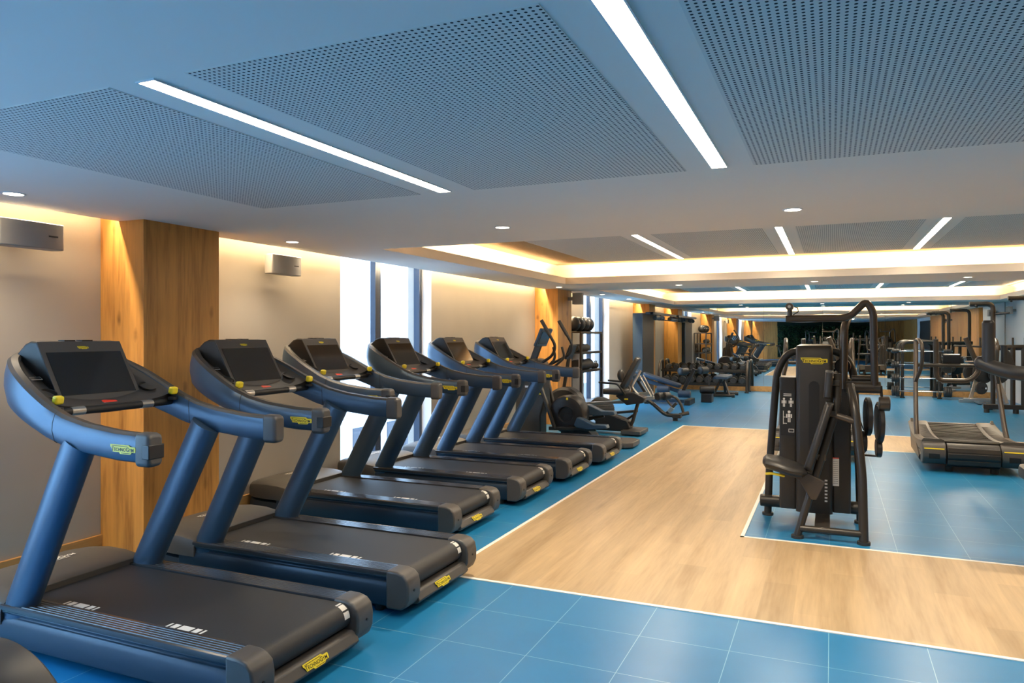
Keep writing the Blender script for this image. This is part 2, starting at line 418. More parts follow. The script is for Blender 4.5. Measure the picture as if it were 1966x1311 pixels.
# walls
b = B(); yy = YB
for (a, c) in WINS:
    b.box(XL-0.35, XL, yy, a, 0, 2.8); b.box(XL-0.35, XL, a, c, 0, 0.06); yy = c
b.box(XL-0.35, XL, yy, YF+0.2, 0, 2.8)
struct('wall_left', b, 'wall')
struct('wall_far', B().box(XL, XR, YF, YF+0.2, 0, 2.8), 'wall')
struct('wall_right', B().box(XR, XR+0.2, YB, YF+0.2, 0, 2.8), 'white')
struct('wall_back', B().box(XL, XR, YB-0.2, YB, 0, 2.8), 'oak')
struct('wall_right_pier', B().box(3.90, XR-0.001, 18.2, YF-0.001, 0, CEIL), 'white')
for i, (a, c) in enumerate(PILL):
    struct('pillar_%d' % (i+1), B().box(XL+0.001, -4.32, a, c, 0.0, 2.6), 'oak', bevel=0.003)
for i, (a, c, x) in enumerate(((12.9, 17.4, 3.93), (5.2, 12.6, 4.03), (-7.3, -0.8, 4.03))):
    struct('wall_right_panelling_%d' % (i+1), B().box(x, XR-0.001, a, c, 0.0, CEIL-0.001), 'oak', bevel=0.003)
struct('door_1', B().box(XR-0.03, XR-0.001, 0.6, 4.6, 0.0, 2.2), 'dark', bevel=0.004)
# skirting
def skirt(name, boxes):
    b = B()
    for q in boxes: b.box(*q)
    struct(name, b, 'base_oak', bevel=0.003)
SK = 0.145
bx = []; st = [(YB, WINS[0][0]), (WINS[0][1], PILL[0][0]), (PILL[0][1], WINS[1][0]), (WINS[1][1], PILL[1][0]), (PILL[1][1], WINS[2][0]), (WINS[2][1], PILL[2][0]), (PILL[2][1], WINS[3][0]), (WINS[3][1], PILL[3][0]), (PILL[3][1], YF)]
for a, c in st: bx.append((XL, XL+0.022, a, c, 0, SK))
skirt('baseboard_left', bx)
skirt('baseboard_far', [(XL+0.022, 3.9, YF-0.022, YF, 0, SK)])

# windows: dark frames, a mullion and glass, set 14 cm into the wall
for i, (a, c) in enumerate(WINS):
    xf = XL-0.14; fw = 0.055; b = B(); mid = (a+c)/2-0.02
    for y0, y1 in ((a, a+fw), (c-fw, c), (mid-0.035, mid+0.035)): b.box(xf-0.09, xf, y0, y1, 0.06, 2.8)
    for y0, y1 in ((a+fw, mid-0.035), (mid+0.035, c-fw)): b.box(xf-0.08, xf-0.01, y0, y1, 0.06, 0.13); b.box(xf-0.08, xf-0.01, y0, y1, 2.62, 2.8)
    b.box(xf-0.06, xf+0.015, mid-0.10, mid-0.04, 0.08, 2.7)
    wf = struct('window_%d' % (i+1), b, 'winframe', bevel=0.004)
    g = B().box(xf-0.052, xf-0.046, a+fw, mid-0.035, 0.13, 2.62).box(xf-0.052, xf-0.046, mid+0.035, c-fw, 0.13, 2.62)
    struct('window_glass', g, 'glass', wf)
    struct('window_sill', B().box(XL-0.14, XL+0.01, a, c, 0.055, 0.075), 'white', wf, 0.003)
    rv = B().box(XL-0.14, XL+0.002, c-0.001, c+0.003, 0.06, 2.8).box(XL-0.14, XL+0.002, a-0.003, a+0.001, 0.06, 2.8)
    struct('window_reveal', rv, 'white', wf)
# the building and street outside
b = B().box(-16, -11, -30, 60, -4, 9)
struct('facade_outside', b, 'facade')
b = B()
for y in (-20.0, -11.5, -3.0, 6.5, 15.2, 16.75, 25.0, 33.5, 42.0):
    for z in (-1.3, 5.6): b.box(-11.02, -10.98, y, y+1.2, z-0.6, z+0.5)
struct('facade_windows_outside', b, 'winframe')
b = B()
for z in (2.25, 2.8): b.box(-11.03, -10.98, -30, 60, z-0.02, z+0.02)
struct('facade_ledges_outside', b, 'white')
struct('street_outside', B().box(-60, XL-0.4, -40, 70, -4.2, -4), 'street')

# ceiling: a slab with two coffer openings, each coffer a recessed box with a warm lip
C0, C1 = CEIL, CEIL+LIP
XS = -4.5625
b = B()
ye = [YB, TR[0][0], TR[0][1], TR[1][0], TR[1][1], YF]
b.box(XS, XR, ye[0], ye[1], C0, C1); b.box(XS, XR, ye[2], ye[3], C0, C1); b.box(XS, XR, ye[4], ye[5], C0, C1)
for a, c in TR: b.box(XS, TX0, a, c, C0, C1); b.box(TX1, XR, a, c, C0, C1)
struct('ceiling', b, 'ceil')
b = B().box(XL-0.35, XR+0.2, YB-0.2, YF+0.2, 2.80, 2.9); struct('ceiling_slab', b, 'ceil')
SB = 0.30
for i, (a, c) in enumerate(TR):
    x0, x1, y0, y1 = TX0-SB, TX1+SB, a-SB, c+SB
    b = B(); t = 0.02
    b.box(x0-t, x0, y0-t, y1+t, C1, DEEP); b.box(x1, x1+t, y0-t, y1+t, C1, DEEP)
    b.box(x0, x1, y0-t, y0, C1, DEEP); b.box(x0, x1, y1, y1+t, C1, DEEP)
    # cove curve between wall and top
    for sx, xx in ((1, x0), (-1, x1)):
        b.prism([(xx, DEEP-0.07), (xx+sx*0.02, DEEP-0.03), (xx+sx*0.07, DEEP), (xx, DEEP)], 'y', y0, y1)
    for sy, yy in ((1, y0), (-1, y1)):
        b.prism([(yy, DEEP-0.07), (yy+sy*0.02, DEEP-0.03), (yy+sy*0.07, DEEP), (yy, DEEP)], 'x', x0, x1)
    struct('ceiling_coffer_%d' % (i+1), b, 'cove')
    struct('ceiling_rough_band_%d' % (i+1), B().box(x0-t, x1+t, y0-t, y1+t, DEEP, DEEP+0.02), 'rough')
    # lip faces: a thin warm white band round the opening
    l = B(); e = 0.004
    l.box(TX0-e, TX0+e, a-e, c+e, C0+0.001, C1); l.box(TX1-e, TX1+e, a-e, c+e, C0+0.001, C1)
    l.box(TX0, TX1, a-e, a+e, C0+0.001, C1); l.box(TX0, TX1, c-e, c+e, C0+0.001, C1)
    struct('ceiling_lip_%d' % (i+1), l, 'cove')
    struct('ceiling_raft_%d' % (i+1), B().box(-3.27, 3.55, a+0.30, c-0.34, DEEP-0.03, DEEP), 'ceil')
LX = [-1.955, -0.482, 0.99, 2.463]
def perf(n, z, y0, y1, xs):
    for k, (x0, x1) in enumerate(xs):
        struct('ceiling_panel_%d' % (n+k), B().box(x0, x1, y0, y1, z-0.002, z), 'perf')
PX = [(-3.26, -2.12), (-1.79, -0.64), (-0.33, 0.83), (1.14, 2.30), (2.62, 3.50)]
perf(1, C0, 1.626, 3.5725, PX)
perf(6, C0, -2.6, 0.2, PX)
perf(11, DEEP-0.03, 6.15, 10.40, PX)
perf(16, DEEP-0.03, 13.05, 19.0, PX)

# slot lights
def slot(x, y0, y1, z, label, group):
    t = thing('linear_ceiling_light', label, 'ceiling light', (x, (y0+y1)/2, z), group=group)
    L = (y1-y0)/2; hw = 0.034
    fr = B().box(-hw-0.006, -hw, -L-0.006, L+0.006, -0.005, 0.02).box(hw, hw+0.006, -L-0.006, L+0.006, -0.005, 0.02)
    fr.box(-hw, hw, -L-0.006, -L, -0.005, 0.02).box(-hw, hw, L, L+0.006, -0.005, 0.02)
    part('frame', fr, 'white', t); part('diffuser', B().box(-hw, hw, -L, L, -0.003, 0.015), 'diff', t, label='glowing warm white diffuser')
    return t
G = 'recessed slot lights of the near ceiling'
slot(LX[0], 1.629, 3.553, C0, 'long slot light between the two perforated panels above the treadmills', G)
slot(LX[1], 1.629, 3.553, C0, 'long slot light running off the top edge of the photo near the middle', G)
slot(LX[2], 1.629, 3.553, C0, 'long slot light of the near ceiling, right of the perforated panel on the right', G)
G = 'slot lights in the nearer coffer'
for x, n in zip(LX, ('first from the left in the nearer coffer, ending above the window wall side', 'second from the left in the nearer coffer, nearly upright in view', 'third from the left in the nearer coffer, leaning to the right', 'rightmost of the nearer coffer, beyond the frame')):
    slot(x, 7.2, 10.52, DEEP-0.03, 'slot light, '+n, G)
G = 'slot lights in the farther coffer'
for x, n in zip(LX, ('leftmost', 'second from the left', 'third from the left', 'rightmost')):
    slot(x, 15.0, 18.9, DEEP-0.03, 'short looking slot light in the farther coffer, '+n+' of four', G)
# round downlights
DLP = [(-4.21, 2.64, 'round downlight above the wall speaker, the one nearest the photo edge'), (-4.21, 4.96, 'round downlight between the wooden pillar and the window, near the small speaker'),
       (-2.22, 4.91, 'round downlight in front of the near left corner of the nearer coffer'), (-0.22, 4.95, 'round downlight on the near ceiling above the weight stack machine'),
       (1.76, 4.93, 'round downlight of the near ceiling beyond the right edge'),
       (-4.15, 11.46, 'round downlight right in front of the second wooden pillar'), (-2.22, 11.74, 'leftmost round downlight on the beam between the coffers'),
       (-0.22, 11.74, 'middle round downlight on the beam between the coffers'), (1.73, 11.73, 'right round downlight on the beam between the coffers'),
       (-4.12, 13.88, 'round downlight above the ball rack'), (-4.12, 15.94, 'round downlight beside the far window, beyond the ball rack'),
       (-2.2, 20.3, 'round downlight on the far ceiling strip above the dumbbell rack'), (-0.2, 20.3, 'round downlight on the far ceiling strip at the middle of the mirror'), (1.75, 20.3, 'round downlight on the far ceiling strip above the barbell rack')]
dl0 = None
for i, (x, y, lb) in enumerate(DLP):
    if dl0 is None:
        dl0 = thing('round_downlight', lb, 'downlight', (x, y, C0), group='round downlights')
        part('trim_ring', B().lathe((0, 0, 0), (0, 0, -1), [(-.01, .062), (0.004, .062), (0.004, .05), (-.01, .05)], 28), 'white', dl0)
        part('lens', B().cyl((0, 0, 0.004), (0, 0, -0.002), 0.05, 28), 'dl', dl0)
    else: dup(dl0, (x, y, C0), label=lb)

for (x, y, lb) in DLP:
    sp = bpy.data.lights.new('downlight_beam', 'SPOT'); sp.energy = 70 if x > -4 else 16; sp.color = LAMP; sp.spot_size = math.radians(125); sp.spot_blend = 0.8; sp.shadow_soft_size = 0.05
    so = bpy.data.objects.new('downlight_beam', sp); COL.objects.link(so); so.location = (x, y, C0-0.02)

# mirror panels on the far wall
mg = 'mirror panels on the far wall'
edges = [-4.73, -4.64, -3.16, -1.68, -0.20, 1.28, 2.76, 3.88]
nm = ['narrow strip', 'first', 'second', 'third', 'fourth', 'fifth', 'sixth']
for i in range(7):
    b = B().box(edges[i]+0.002, edges[i+1]-0.002, YF-0.014, YF-0.002, SK+0.002, CEIL-0.004)
    lb = 'narrow mirror strip in the far left corner' if i == 0 else 'tall wall mirror panel above the oak skirting, '+nm[i]+' from the left of the wide ones'
    o = solo('wall_mirror', b, 'mirror', lb, 'mirror', mg)

# planted wall behind the viewpoint (only the mirror shows it)
b = B(); rnd = random.Random(3)
for i in range(5200):
    x = rnd.uniform(-3.1, 2.4); z = rnd.uniform(0.3, 2.12); y = YB+0.06+rnd.uniform(0, 0.18); s = rnd.uniform(0.03, 0.09)
    d = Vector((rnd.uniform(-1, 1), rnd.uniform(.35, 1), rnd.uniform(-1.2, .5))).normalized(); c = Vector((x, y, z)); u = d.cross(Vector((rnd.uniform(-1, 1), .3, rnd.uniform(-1, 1)))).normalized()
    b.add([c, c+d*s+u*s*.35, c+d*s*2, c+d*s-u*s*.35], [(0, 1, 2, 3)])
solo('green_wall_foliage', b, 'leaf', 'dense green wall planting reflected in the far mirror', 'plants', kind='stuff')
solo('green_wall_board', B().box(-3.15, 2.45, YB+0.001, YB+0.05, 0.1, 2.33), 'soil', 'dark board that carries the green wall planting', 'plant wall')

# ================================================================== TREADMILLS
# local axes: x = distance from the rear end towards the console, y = across, z = up
def lerp_tab(tab, x):
    for (a, va), (b, vb) in zip(tab, tab[1:]):
        if x <= b: return va+(vb-va)*(x-a)/(b-a)
    return tab[-1][1]
def spline(pts, n=6):
    P = [Vector(p) for p in pts]; P = [P[0]*2-P[1]]+P+[P[-1]*2-P[-2]]; out = []
    for i in range(1, len(P)-2):
        for k in range(n):
            t = k/n; a, b_, c, d = P[i-1], P[i], P[i+1], P[i+2]
            out.append(0.5*((2*b_)+(c-a)*t+(2*a-5*b_+4*c-d)*t*t+(3*b_-a-3*c+d)*t**3))
    out.append(P[-2]); return out
def make_treadmill(label, loc):
    t = thing('treadmill', label, 'treadmill', loc, PI, 'treadmills in the row along the window wall')
    # chassis with side skirts
    b = B()
    for s in (1, -1):
        sec = [(s*y, z) for y, z in ((.29, .045), (.385, .045), (.405, .06), (.415, .10), (.415, .165), (.405, .188), (.395, .194), (.395, .205), (.412, .212), (.415, .222), (.29, .222))]
        b.prism(sec, 'x', 0.13, 1.72)
    b.box(0.16, 1.7, -.30, .30, .06, .20)
    part('chassis', b, 'skirt', t, 0.003)
    # belt
    prof = [(1.66, .243), (.11, .243)]+[(.11-.062*math.sin(a), .181+.062*math.cos(a)) for a in [PI*k/10 for k in range(1, 11)]]+[(1.66, .12)]
    bl = part('running_belt', B().prism(prof, 'y', -.285, .285), 'belt', t)
    for x0 in (1.13, 0.44):
        xx = x0; mk = B()
        for wd in (.012, .032, .07, .032, .012):
            mk.box(xx, xx+wd, .235, .275, .2432, .2438); xx += wd+.014
        part('belt_markings', mk, 'whiteink', bl, label='pale dashes printed on the belt')
    mk2 = B()
    for k, (a0, a1) in enumerate(((.05, .22), (.32, .85), (1.0, 1.55))):
        rr = .0626; rows = []
        for q in range(5):
            a = a0+(a1-a0)*q/4; rows.append([(.11-rr*math.sin(a), -.275, .181+rr*math.cos(a)), (.11-rr*math.sin(a), -.235, .181+rr*math.cos(a))])
        mk2.sheet(rows)
    part('roller_markings', mk2, 'whiteink', bl, label='pale blocks printed where the belt wraps the roller')
    # ribbed side rails
    for s in (1, -1):
        sec = [(s*.292, .222), (s*.292, .252)]; y = .296
        for k in range(6): sec += [(s*y, .252), (s*(y+.012), .252), (s*(y+.014), .2485), (s*(y+.017), .2485)]; y += .018
        sec += [(s*.408, .252), (s*.416, .248), (s*.418, .238), (s*.414, .222)]
        part('side_rail', B().prism(sec, 'x', 0.145, 1.60), 'rail', t)
    # rear caps and cross piece
    for s in (1, -1):
        sec = [(.155, .256), (.085, .254), (.045, .243), (.018, .218), (.008, .17), (.010, .11), (.028, .065), (.06, .045), (.155, .045)]
        y0, y1 = sorted((s*.287, s*.421))
        c = part('rear_cap', B().prism(sec, 'y', y0, y1), 'cap', t, 0.012, seg=3)
        part('screw', B().cyl((.0085, s*.36, .15), (.004, s*.36, .15), .007, 12), 'dark', c)
    sec = [(.10, .112), (.045, .118), (.03, .112), (.008, .068), (.022, .05), (.07, .045), (.12, .045)]
    cr = part('rear_crossbar', B().prism(sec, 'y', -.30, .30), 'cap', t, 0.005)
    badge(t, (.0155, 0.02, .09), (-.90, 0, .42), (0, 0, 1), .17)
    for fx in (.25, 1.9):
        for fy in (.33, -.33): part('floor_foot', B().cyl((fx, fy, 0), (fx, fy, .07), .028), 'rubber', t)
    # motor hood
    def hring(x, w, h, z0):
        o = []
        for y, z in ((-1, 0), (-1.0, .55), (-.97, .80), (-.90, .93), (-.72, 1.0), (0, 1.02), (.72, 1.0), (.90, .93), (.97, .80), (1.0, .55), (1, 0)):
            o.append((x, y*w, z0+(h-z0)*z))
        return o
    H = [(1.585, .42, .272), (1.60, .42, .280), (1.72, .42, .300), (1.86, .415, .304), (1.98, .395, .294), (2.07, .355, .276), (2.125, .29, .255), (2.15, .20, .235)]
    part('motor_hood', B().loft([hring(x, w_, h, .155) for x, w_, h in H]), 'hood', t, 0.002)
    part('motor_base', B().loft([hring(x, w_-.006, .150, .04) for x, w_, h in H]), 'skirt', t)
    bm_ = badge(t, (1.86, -0.02, .309), (0, 0, 1), (1, 0, 0), .30, ink='whiteink', plate=None)
    # uprights
    for s in (1, -1):
        part('upright', B().tube([(1.56, s*.352, .16), (1.08, s*.372, 1.05)], [.079, .079], 22, up=(0, 1, 0)) if 0 else B().loft([[ (cx+.083*math.cos(q), s*cy+.055*math.sin(q), cz+0.04*math.cos(q)) for q in [2*PI*k/24 for k in range(24)]] for cx, cy, cz in ((1.575, .352, .15), (1.33, .362, .60), (1.085, .372, 1.06))]), 'slate', t)
    # horseshoe handrail
    half = [(.635, .388), (.80, .392), (1.0, .394), (1.2, .392), (1.36, .385), (1.50, .368), (1.62, .335), (1.72, .28), (1.79, .20), (1.83, .10), (1.842, 0)]
    ztop = [(.6, 1.122), (.8, 1.130), (1.0, 1.152), (1.15, 1.182), (1.27, 1.225), (1.4, 1.288), (1.55, 1.365), (1.68, 1.428), (1.78, 1.462), (1.842, 1.478), (2, 1.478)]
    hgt = [(.6, .125), (1.0, .130), (1.2, .142), (1.35, .160), (1.5, .185), (1.65, .205), (1.85, .215), (2, .215)]
    pth = spline([(x, y, 0) for x, y in half]+[(x, -y, 0) for x, y in half[-2::-1]], 4)
    rings = []; tops = []
    for i, p in enumerate(pth):
        d = (pth[min(i+1, len(pth)-1)]-pth[max(i-1, 0)]).normalized(); n = Vector((-d.y, d.x, 0))
        if n.dot(Vector((p.x-1.0, p.y, 0))) < 0: n = -n
        zt = lerp_tab(ztop, p.x); h = lerp_tab(hgt, p.x)
        sec = [(-.034, -.012), (-.026, 0), (.004, .002), (.020, -.010), (.032, -.35*h), (.034, -.6*h), (.022, -.93*h), (.010, -h), (-.018, -h), (-.026, -.9*h), (-.034, -.5*h)]
        rings.append([Vector((p.x, p.y, zt))+n*a+Vector((0, 0, c)) for a, c in sec])
        tops.append(Vector((p.x, p.y, zt))-n*.028)
    hr = part('handrail', B().loft(rings), 'slate', t)
    tr = B()
    tr.sheet([[r[0]+Vector((0, 0, .002)), r[1]+Vector((0, 0, .0025)), r[2]+Vector((0, 0, .0025)), r[3]+Vector((0, 0, .0015))] for r in rings])
    part('handrail_top_strip', tr, 'grey', hr)
    for s in (1, -1):
        e = rpoly(-.038, .038, .985, 1.134, .022)
        b = B().loft([[(x, s*.388+a*k, 1.06+(z-1.06)*k) for a, z in e] for x, k in ((.66, 1), (.60, 1), (.585, .93), (.577, .8))])
        c = part('arm_end_cap', b, 'cap', t, 0.004)
        if s > 0: part('end_cap_insert', B().box(.574, .62, s*.388-.040, s*.388+.040, 1.022, 1.085), 'dark', c, 0.004)
    for sgn in (1, -1):
        r0 = [r for r in rings if (sum((q.y for q in r))*sgn > 0)]; r0 = min(r0, key=lambda r: abs(r[0].x-1.19)); cc = sum(r0, Vector())/len(r0)
        part('arm_seam', B().loft([[cc+(q-cc)*1.035+Vector((dx, 0, 0)) for q in r0] for dx in (0, .003)]), 'dark', hr)
    badge(t, (.735, .4255, 1.058), (0, 1, 0), (0, 0, 1), .155)
    badge(t, (.735, -.4255, 1.058), (0, -1, 0), (0, 0, 1), .155)
    # console bowl between the arms
    n = len(tops); rows = []; rows2 = []
    for i in range(n//2+1):
        a, c = tops[i], tops[n-1-i]
        if a.x < 1.30: continue
        row = []
        for k in range(13):
            u = k/12; q = a.lerp(c, u); sag = math.sin(PI*u)**.6*min(1, a.y/.2) if a.y > 0 else 0
            row.append(q+Vector((.035*sag, 0, -.050*sag-.012)))
        rows.append(row); rows2.append([q+Vector((.02, 0, -.035)) for q in row])
    b = B().sheet(rows).sheet(rows2)
    b.sheet([rows[0], rows2[0]])
    part('console_panel', b, 'grey', t)
    # screen unit
    sc_ = B().prism([(1.425, 1.222), (1.455, 1.205), (1.60, 1.28), (1.80, 1.40), (1.79, 1.44), (1.70, 1.512), (1.655, 1.527), (1.60, 1.523)], 'y', -.232, .232)
    sh = part('screen_housing', sc_, 'blackink', t, 0.012, seg=3)
    A = Vector((1.425, 0, 1.222)); D = Vector((1.60, 0, 1.523)); e = (D-A).normalized(); nn = Vector((-e.z, 0, e.x)).normalized()
    def face(y0, y1, s0, s1, h): 
        L = (D-A).length
        return B().obox(A+e*(s0+s1)/2*L+Vector((0, (y0+y1)/2, 0))+nn*h, e, (0, 1, 0), nn, (s1-s0)*L, y1-y0, .004)
    bz = part('screen_bezel', face(-.236, .236, -.01, 1.0, .001), 'cap', sh, 0.003)
    part('screen', face(-.212, .212, .09, .81, .0035), 'screen', sh)
    sbd = badge(t, A+e*.885*(D-A).length+nn*.0035, nn, (0, 0, 1), .062)
    for y0 in (-.08, .02): part('vent_slot', B().box(1.61, 1.66, y0, y0+.06, 1.522, 1.531), 'blackink', sh)
    # tray, stop key, cup wells, cross handle
    tray = part('console_tray', B().prism([(1.36, 1.165), (1.47, 1.20), (1.49, 1.225), (1.46, 1.225), (1.37, 1.185)], 'y', -.33, .33), 'dark', t, 0.004)
    part('stop_button', B().obox((1.405, -.02, 1.206), (.9, 0, .35), (0, 1, 0), (-.35, 0, .9), .035, .085, .014), 'red', t, 0.004, label='red stop button')
    for s in (1, -1):
        part('cup_well', B().lathe((1.44, s*.285, 1.258), (-.45, 0, .9), [(-.02, .030), (.012, .044), (.016, .048), (.016, .040), (0, .036), (-.015, .02)], 20), 'blackink', t)
    hb = part('cross_handle', B().tube(fil([(1.335, .37, 1.185), (1.345, .27, 1.180), (1.345, -.27, 1.180), (1.335, -.37, 1.185)], .04), .021, 14), 'dark', t)
    for s in (1, -1): part('grip_sensor', B().cyl((1.345, s*.20-.035, 1.180), (1.345, s*.20+.035, 1.180), .0225, 14), 'silver', hb, label='silver grip sensor')
    for s in (1, -1):
        k = part('speed_knob', B().tube([(1.30, s*.345, 1.20), (1.295, s*.338, 1.235)], .011, 12).cyl((1.295, s*.335, 1.195), (1.295, s*.335, 1.21), .026, 16), 'dark', t)
        part('knob_cap', B().obox((1.292, s*.334, 1.246), (1, 0, .2), (0, 1, 0), (-.2, 0, 1), .034, .046, .042), 'yellow', k, 0.011, label='yellow knob cap', seg=3)
    lb_ = B().obox((1.555, .272, 1.340), (.86, 0, .5), (0, 1, 0), (-.5, 0, .86), .026, .062, .002)
    pl = part('reader_plate', lb_, 'whiteink', t, label='small outlined card reader mark')
    part('reader_face', B().obox((1.5545, .272, 1.3405), (.86, 0, .5), (0, 1, 0), (-.5, 0, .86), .021, .057, .003), 'blackink', pl)
    return t
TMS = [(-2.10, 2.67, 'nearest treadmill, cut off at the lower left, beside the first stretch of wall'),
       (-2.10, 3.84, 'second nearest treadmill, standing in front of the wide wooden pillar'),
       (-2.59, 5.29, 'third treadmill from the front, between the wooden pillar and the window'),
       (-2.55, 6.49, 'fourth treadmill from the front, standing before the tall window'),
       (-2.50, 7.64, 'fifth treadmill, second from the far end of the row'),
       (-2.45, 8.76, 'farthest treadmill of the row, next to the cross trainer')]
tm = make_treadmill(TMS[0][2], (TMS[0][0], TMS[0][1], 0))
for x, y, lb in TMS[1:]: dup(tm, (x, y, 0), label=lb)

# ================================================================== WEIGHT STACK MACHINE (centre of the blue area)
def weight_disc(b, c, ax, r, t): 
    return b.lathe(c, ax, [(-t/2, r*.25), (-t/2, r*.82), (-t*.35, r*.86), (-t/2, r*.93), (-t*.35, r), (t*.35, r), (t/2, r*.93), (t*.35, r*.86), (t/2, r*.82), (t/2, r*.25)], 28)
def man(b, x, z, y, s=1.0):
    """little printed figure of a standing person"""
    b.lathe((x, y, z+.040*s), (0, 1, 0), [(-.0004, .009*s), (.0004, .009*s)], 12)
    b.box(x-.008*s, x+.008*s, y-.0004, y+.0004, z+.004*s, z+.028*s); b.box(x-.018*s, x-.011*s, y-.0004, y+.0004, z+.002*s, z+.026*s); b.box(x+.011*s, x+.018*s, y-.0004, y+.0004, z+.002*s, z+.026*s)
    b.box(x-.008*s, x-.002*s, y-.0004, y+.0004, z-.026*s, z+.002*s); b.box(x+.002*s, x+.008*s, y-.0004, y+.0004, z-.026*s, z+.002*s); return b
def stack_machine(label, loc=(-0.15, 6.4, 0), rz=0, lever=True):
    O = (-0.15, 6.4, 0); t = thing('weight_stack_machine', label, 'gym machine', loc, rz, None)
    N_ = lambda: B(O)
    # tower shrouds
    sec = rpoly(-.265, .015, 6.46, 6.80, .035)
    b = N_().loft([[(x, y, .10) for x, y in sec], [(x, y, 1.40) for x, y in sec], [(x, y+.01*(y < 6.6), 1.445) for x, y in sec], [(x*.97-.004, 6.63+(y-6.63)*.86, 1.468) for x, y in sec], [(x*.8-.025, 6.63+(y-6.63)*.6, 1.478) for x, y in sec]])
    part('tower_shroud', b, 'char', t)
    part('shroud_recess', N_().prism([(x, z) for x, z in rpoly(-.165, -.085, .33, 1.18, .0399, 8)], 'y', 6.4585, 6.47), 'blackink', t, label='tall dark slot in the shroud')
    for k in range(7): part('weight_number', N_().box(-.045, -.025, 6.456, 6.459, .20+k*.028, .213+k*.028), 'whiteink', t)
    part('side_shroud', N_().prism(rpoly(-.395, -.262, 6.50, 6.78, .02), 'z', .11, 1.205), 'char', t, 0.006)
    part('side_shroud', N_().prism(rpoly(.012, .15, 6.50, 6.78, .02), 'z', .11, 1.205), 'char', t, 0.006)
    badge(t, (-.125-O[0], 6.457-O[1], 1.345), (0, -1, 0), (0, 0, 1), .205)
    # instruction label
    lb = part('instruction_label', N_().box(-.385, -.275, 6.497, 6.500, .72, 1.10), 'blackink', t, label='black label with small white training figures')
    q = N_(); y = 6.4955
    for k in range(2): q.box(-.362, -.300, y-.0004, y+.0004, 1.062-k*.014, 1.068-k*.014)
    part('label_heading', q, 'whiteink', lb)
    for x in (-.358, -.303): part('label_figure', man(N_(), x, .985, y), 'whiteink', lb)
    q = man(N_(), -.318, .865, y, 1.3); q.box(-.365, -.360, y-.0004, y+.0004, .815, .925); q.box(-.365, -.335, y-.0004, y+.0004, .818, .823); q.box(-.365, -.345, y-.0004, y+.0004, .87, .875)
    part('label_figure', q, 'whiteink', lb)
    q = N_().box(-.32, -.282, y-.0004, y+.0004, .748, .752).box(-.32, -.282, y-.0004, y+.0004, .772, .776).box(-.322, -.319, y-.0004, y+.0004, .748, .776).box(-.283, -.280, y-.0004, y+.0004, .748, .776)
    part('label_box', q, 'whiteink', lb)
    wn = part('warning_label', N_().box(-.01+.02, .062, 6.494, 6.4985, .33, .56), 'whiteink', t, label='pale safety label with an orange top edge')
    part('label_strip', N_().box(.01, .062, 6.4925, 6.494, .552, .56), 'red', wn)
    q = N_()
    for k in range(12): q.box(.018, .054, 6.4932, 6.494, .35+k*.016, .3525+k*.016)
    part('label_text', q, 'grey', wn)
    # frame arch, base beam
    part('frame_arch', N_().tube(fil([(-.50, 6.69, .02), (-.485, 6.69, .45), (-.425, 6.69, 1.25), (-.33, 6.69, 1.42), (.08, 6.69, 1.42), (.17, 6.69, 1.28), (.215, 6.69, .45), (.225, 6.69, .02)], .09), .031, 16), 'char', t)
    part('base_beam', N_().tube([(-.56, 6.66, .13), (.24, 6.66, .13)], .052, 18), 'char', t, 0.008)
    for x, y in ((-.50, 6.69), (.225, 6.69), (-.235, 6.02), (.225, 6.02)): part('foot', N_().cyl((x, y, 0), (x, y, .022), .046), 'rubber', t)
    part('base_plate', N_().box(-.115, -.005, 6.0, 6.62, .085, .10), 'tan', t, 0.004)
    # front legs
    part('front_leg', N_().tube([(-.235, 6.02, .02), (.02, 6.12, .92), (.045, 6.14, 1.05), (.05, 6.14, 1.26)], .029, 16), 'char', t)
    part('side_leg', N_().tube(fil([(.225, 6.02, .02), (.215, 6.05, .50), (.165, 6.12, 1.02), (.14, 6.30, 1.16)], .1), .033, 16), 'char', t)
    part('crossbar', N_().tube([(-.215, 6.02, .075), (.225, 6.02, .075)], .027, 14), 'char', t)
    part('tie_bar', N_().tube([(.0, 6.12, .95), (.18, 6.10, .90)], .026, 14), 'tan', t)
    # seat
    r = []
    for x, w_, z0, z1 in ((-.485, .07, .55, .60), (-.46, .13, .515, .625), (-.37, .16, .495, .615), (-.28, .155, .475, .585), (-.20, .13, .465, .56), (-.165, .08, .49, .535)):
        r.append([(x, 6.04+w_*math.cos(a), (z0+z1)/2+(z1-z0)/2*math.sin(a)) for a in [2*PI*k/20 for k in range(20)]])
    part('seat', N_().loft(r), 'pad', t)
    part('seat_bracket', N_().prism([(-.34, .515), (-.16, .50), (-.04, .44), (-.10, .30), (-.14, .30), (-.22, .44)], 'y', 6.02, 6.06), 'tan', t, 0.004)
    part('seat_lever', N_().tube([(-.46, 5.96, .485), (-.42, 5.95, .492), (-.37, 5.96, .485), (-.33, 6.0, .47)], .010, 10), 'yellow', t, label='yellow seat lever')
    # back and head pads
    def pad(p0, p1, wx, th, ux):
        p0 = Vector(p0); p1 = Vector(p1); d = (p1-p0).normalized(); n = Vector(ux); n = (n-d*n.dot(d)).normalized(); y = d.cross(n); rr = []
        L = (p1-p0).length
        for f_, k in ((0, .55), (.02, .85), (.06, 1), (.94, 1), (.98, .85), (1, .55)):
            c = p0+d*L*f_; rr.append([c+y*a*k+n*b_ for a, b_ in rpoly(-wx/2, wx/2, -th/2, th/2, th*.45)])
        return N_().loft(rr)
    part('back_pad', pad((-.165, 6.06, .52), (-.005, 6.10, 1.045), .24, .058, (1, 0, -.3)), 'pad', t)
    part('head_pad', pad((-.025, 6.10, 1.075), (-.01, 6.10, 1.285), .20, .055, (1, 0, 0)), 'pad', t)
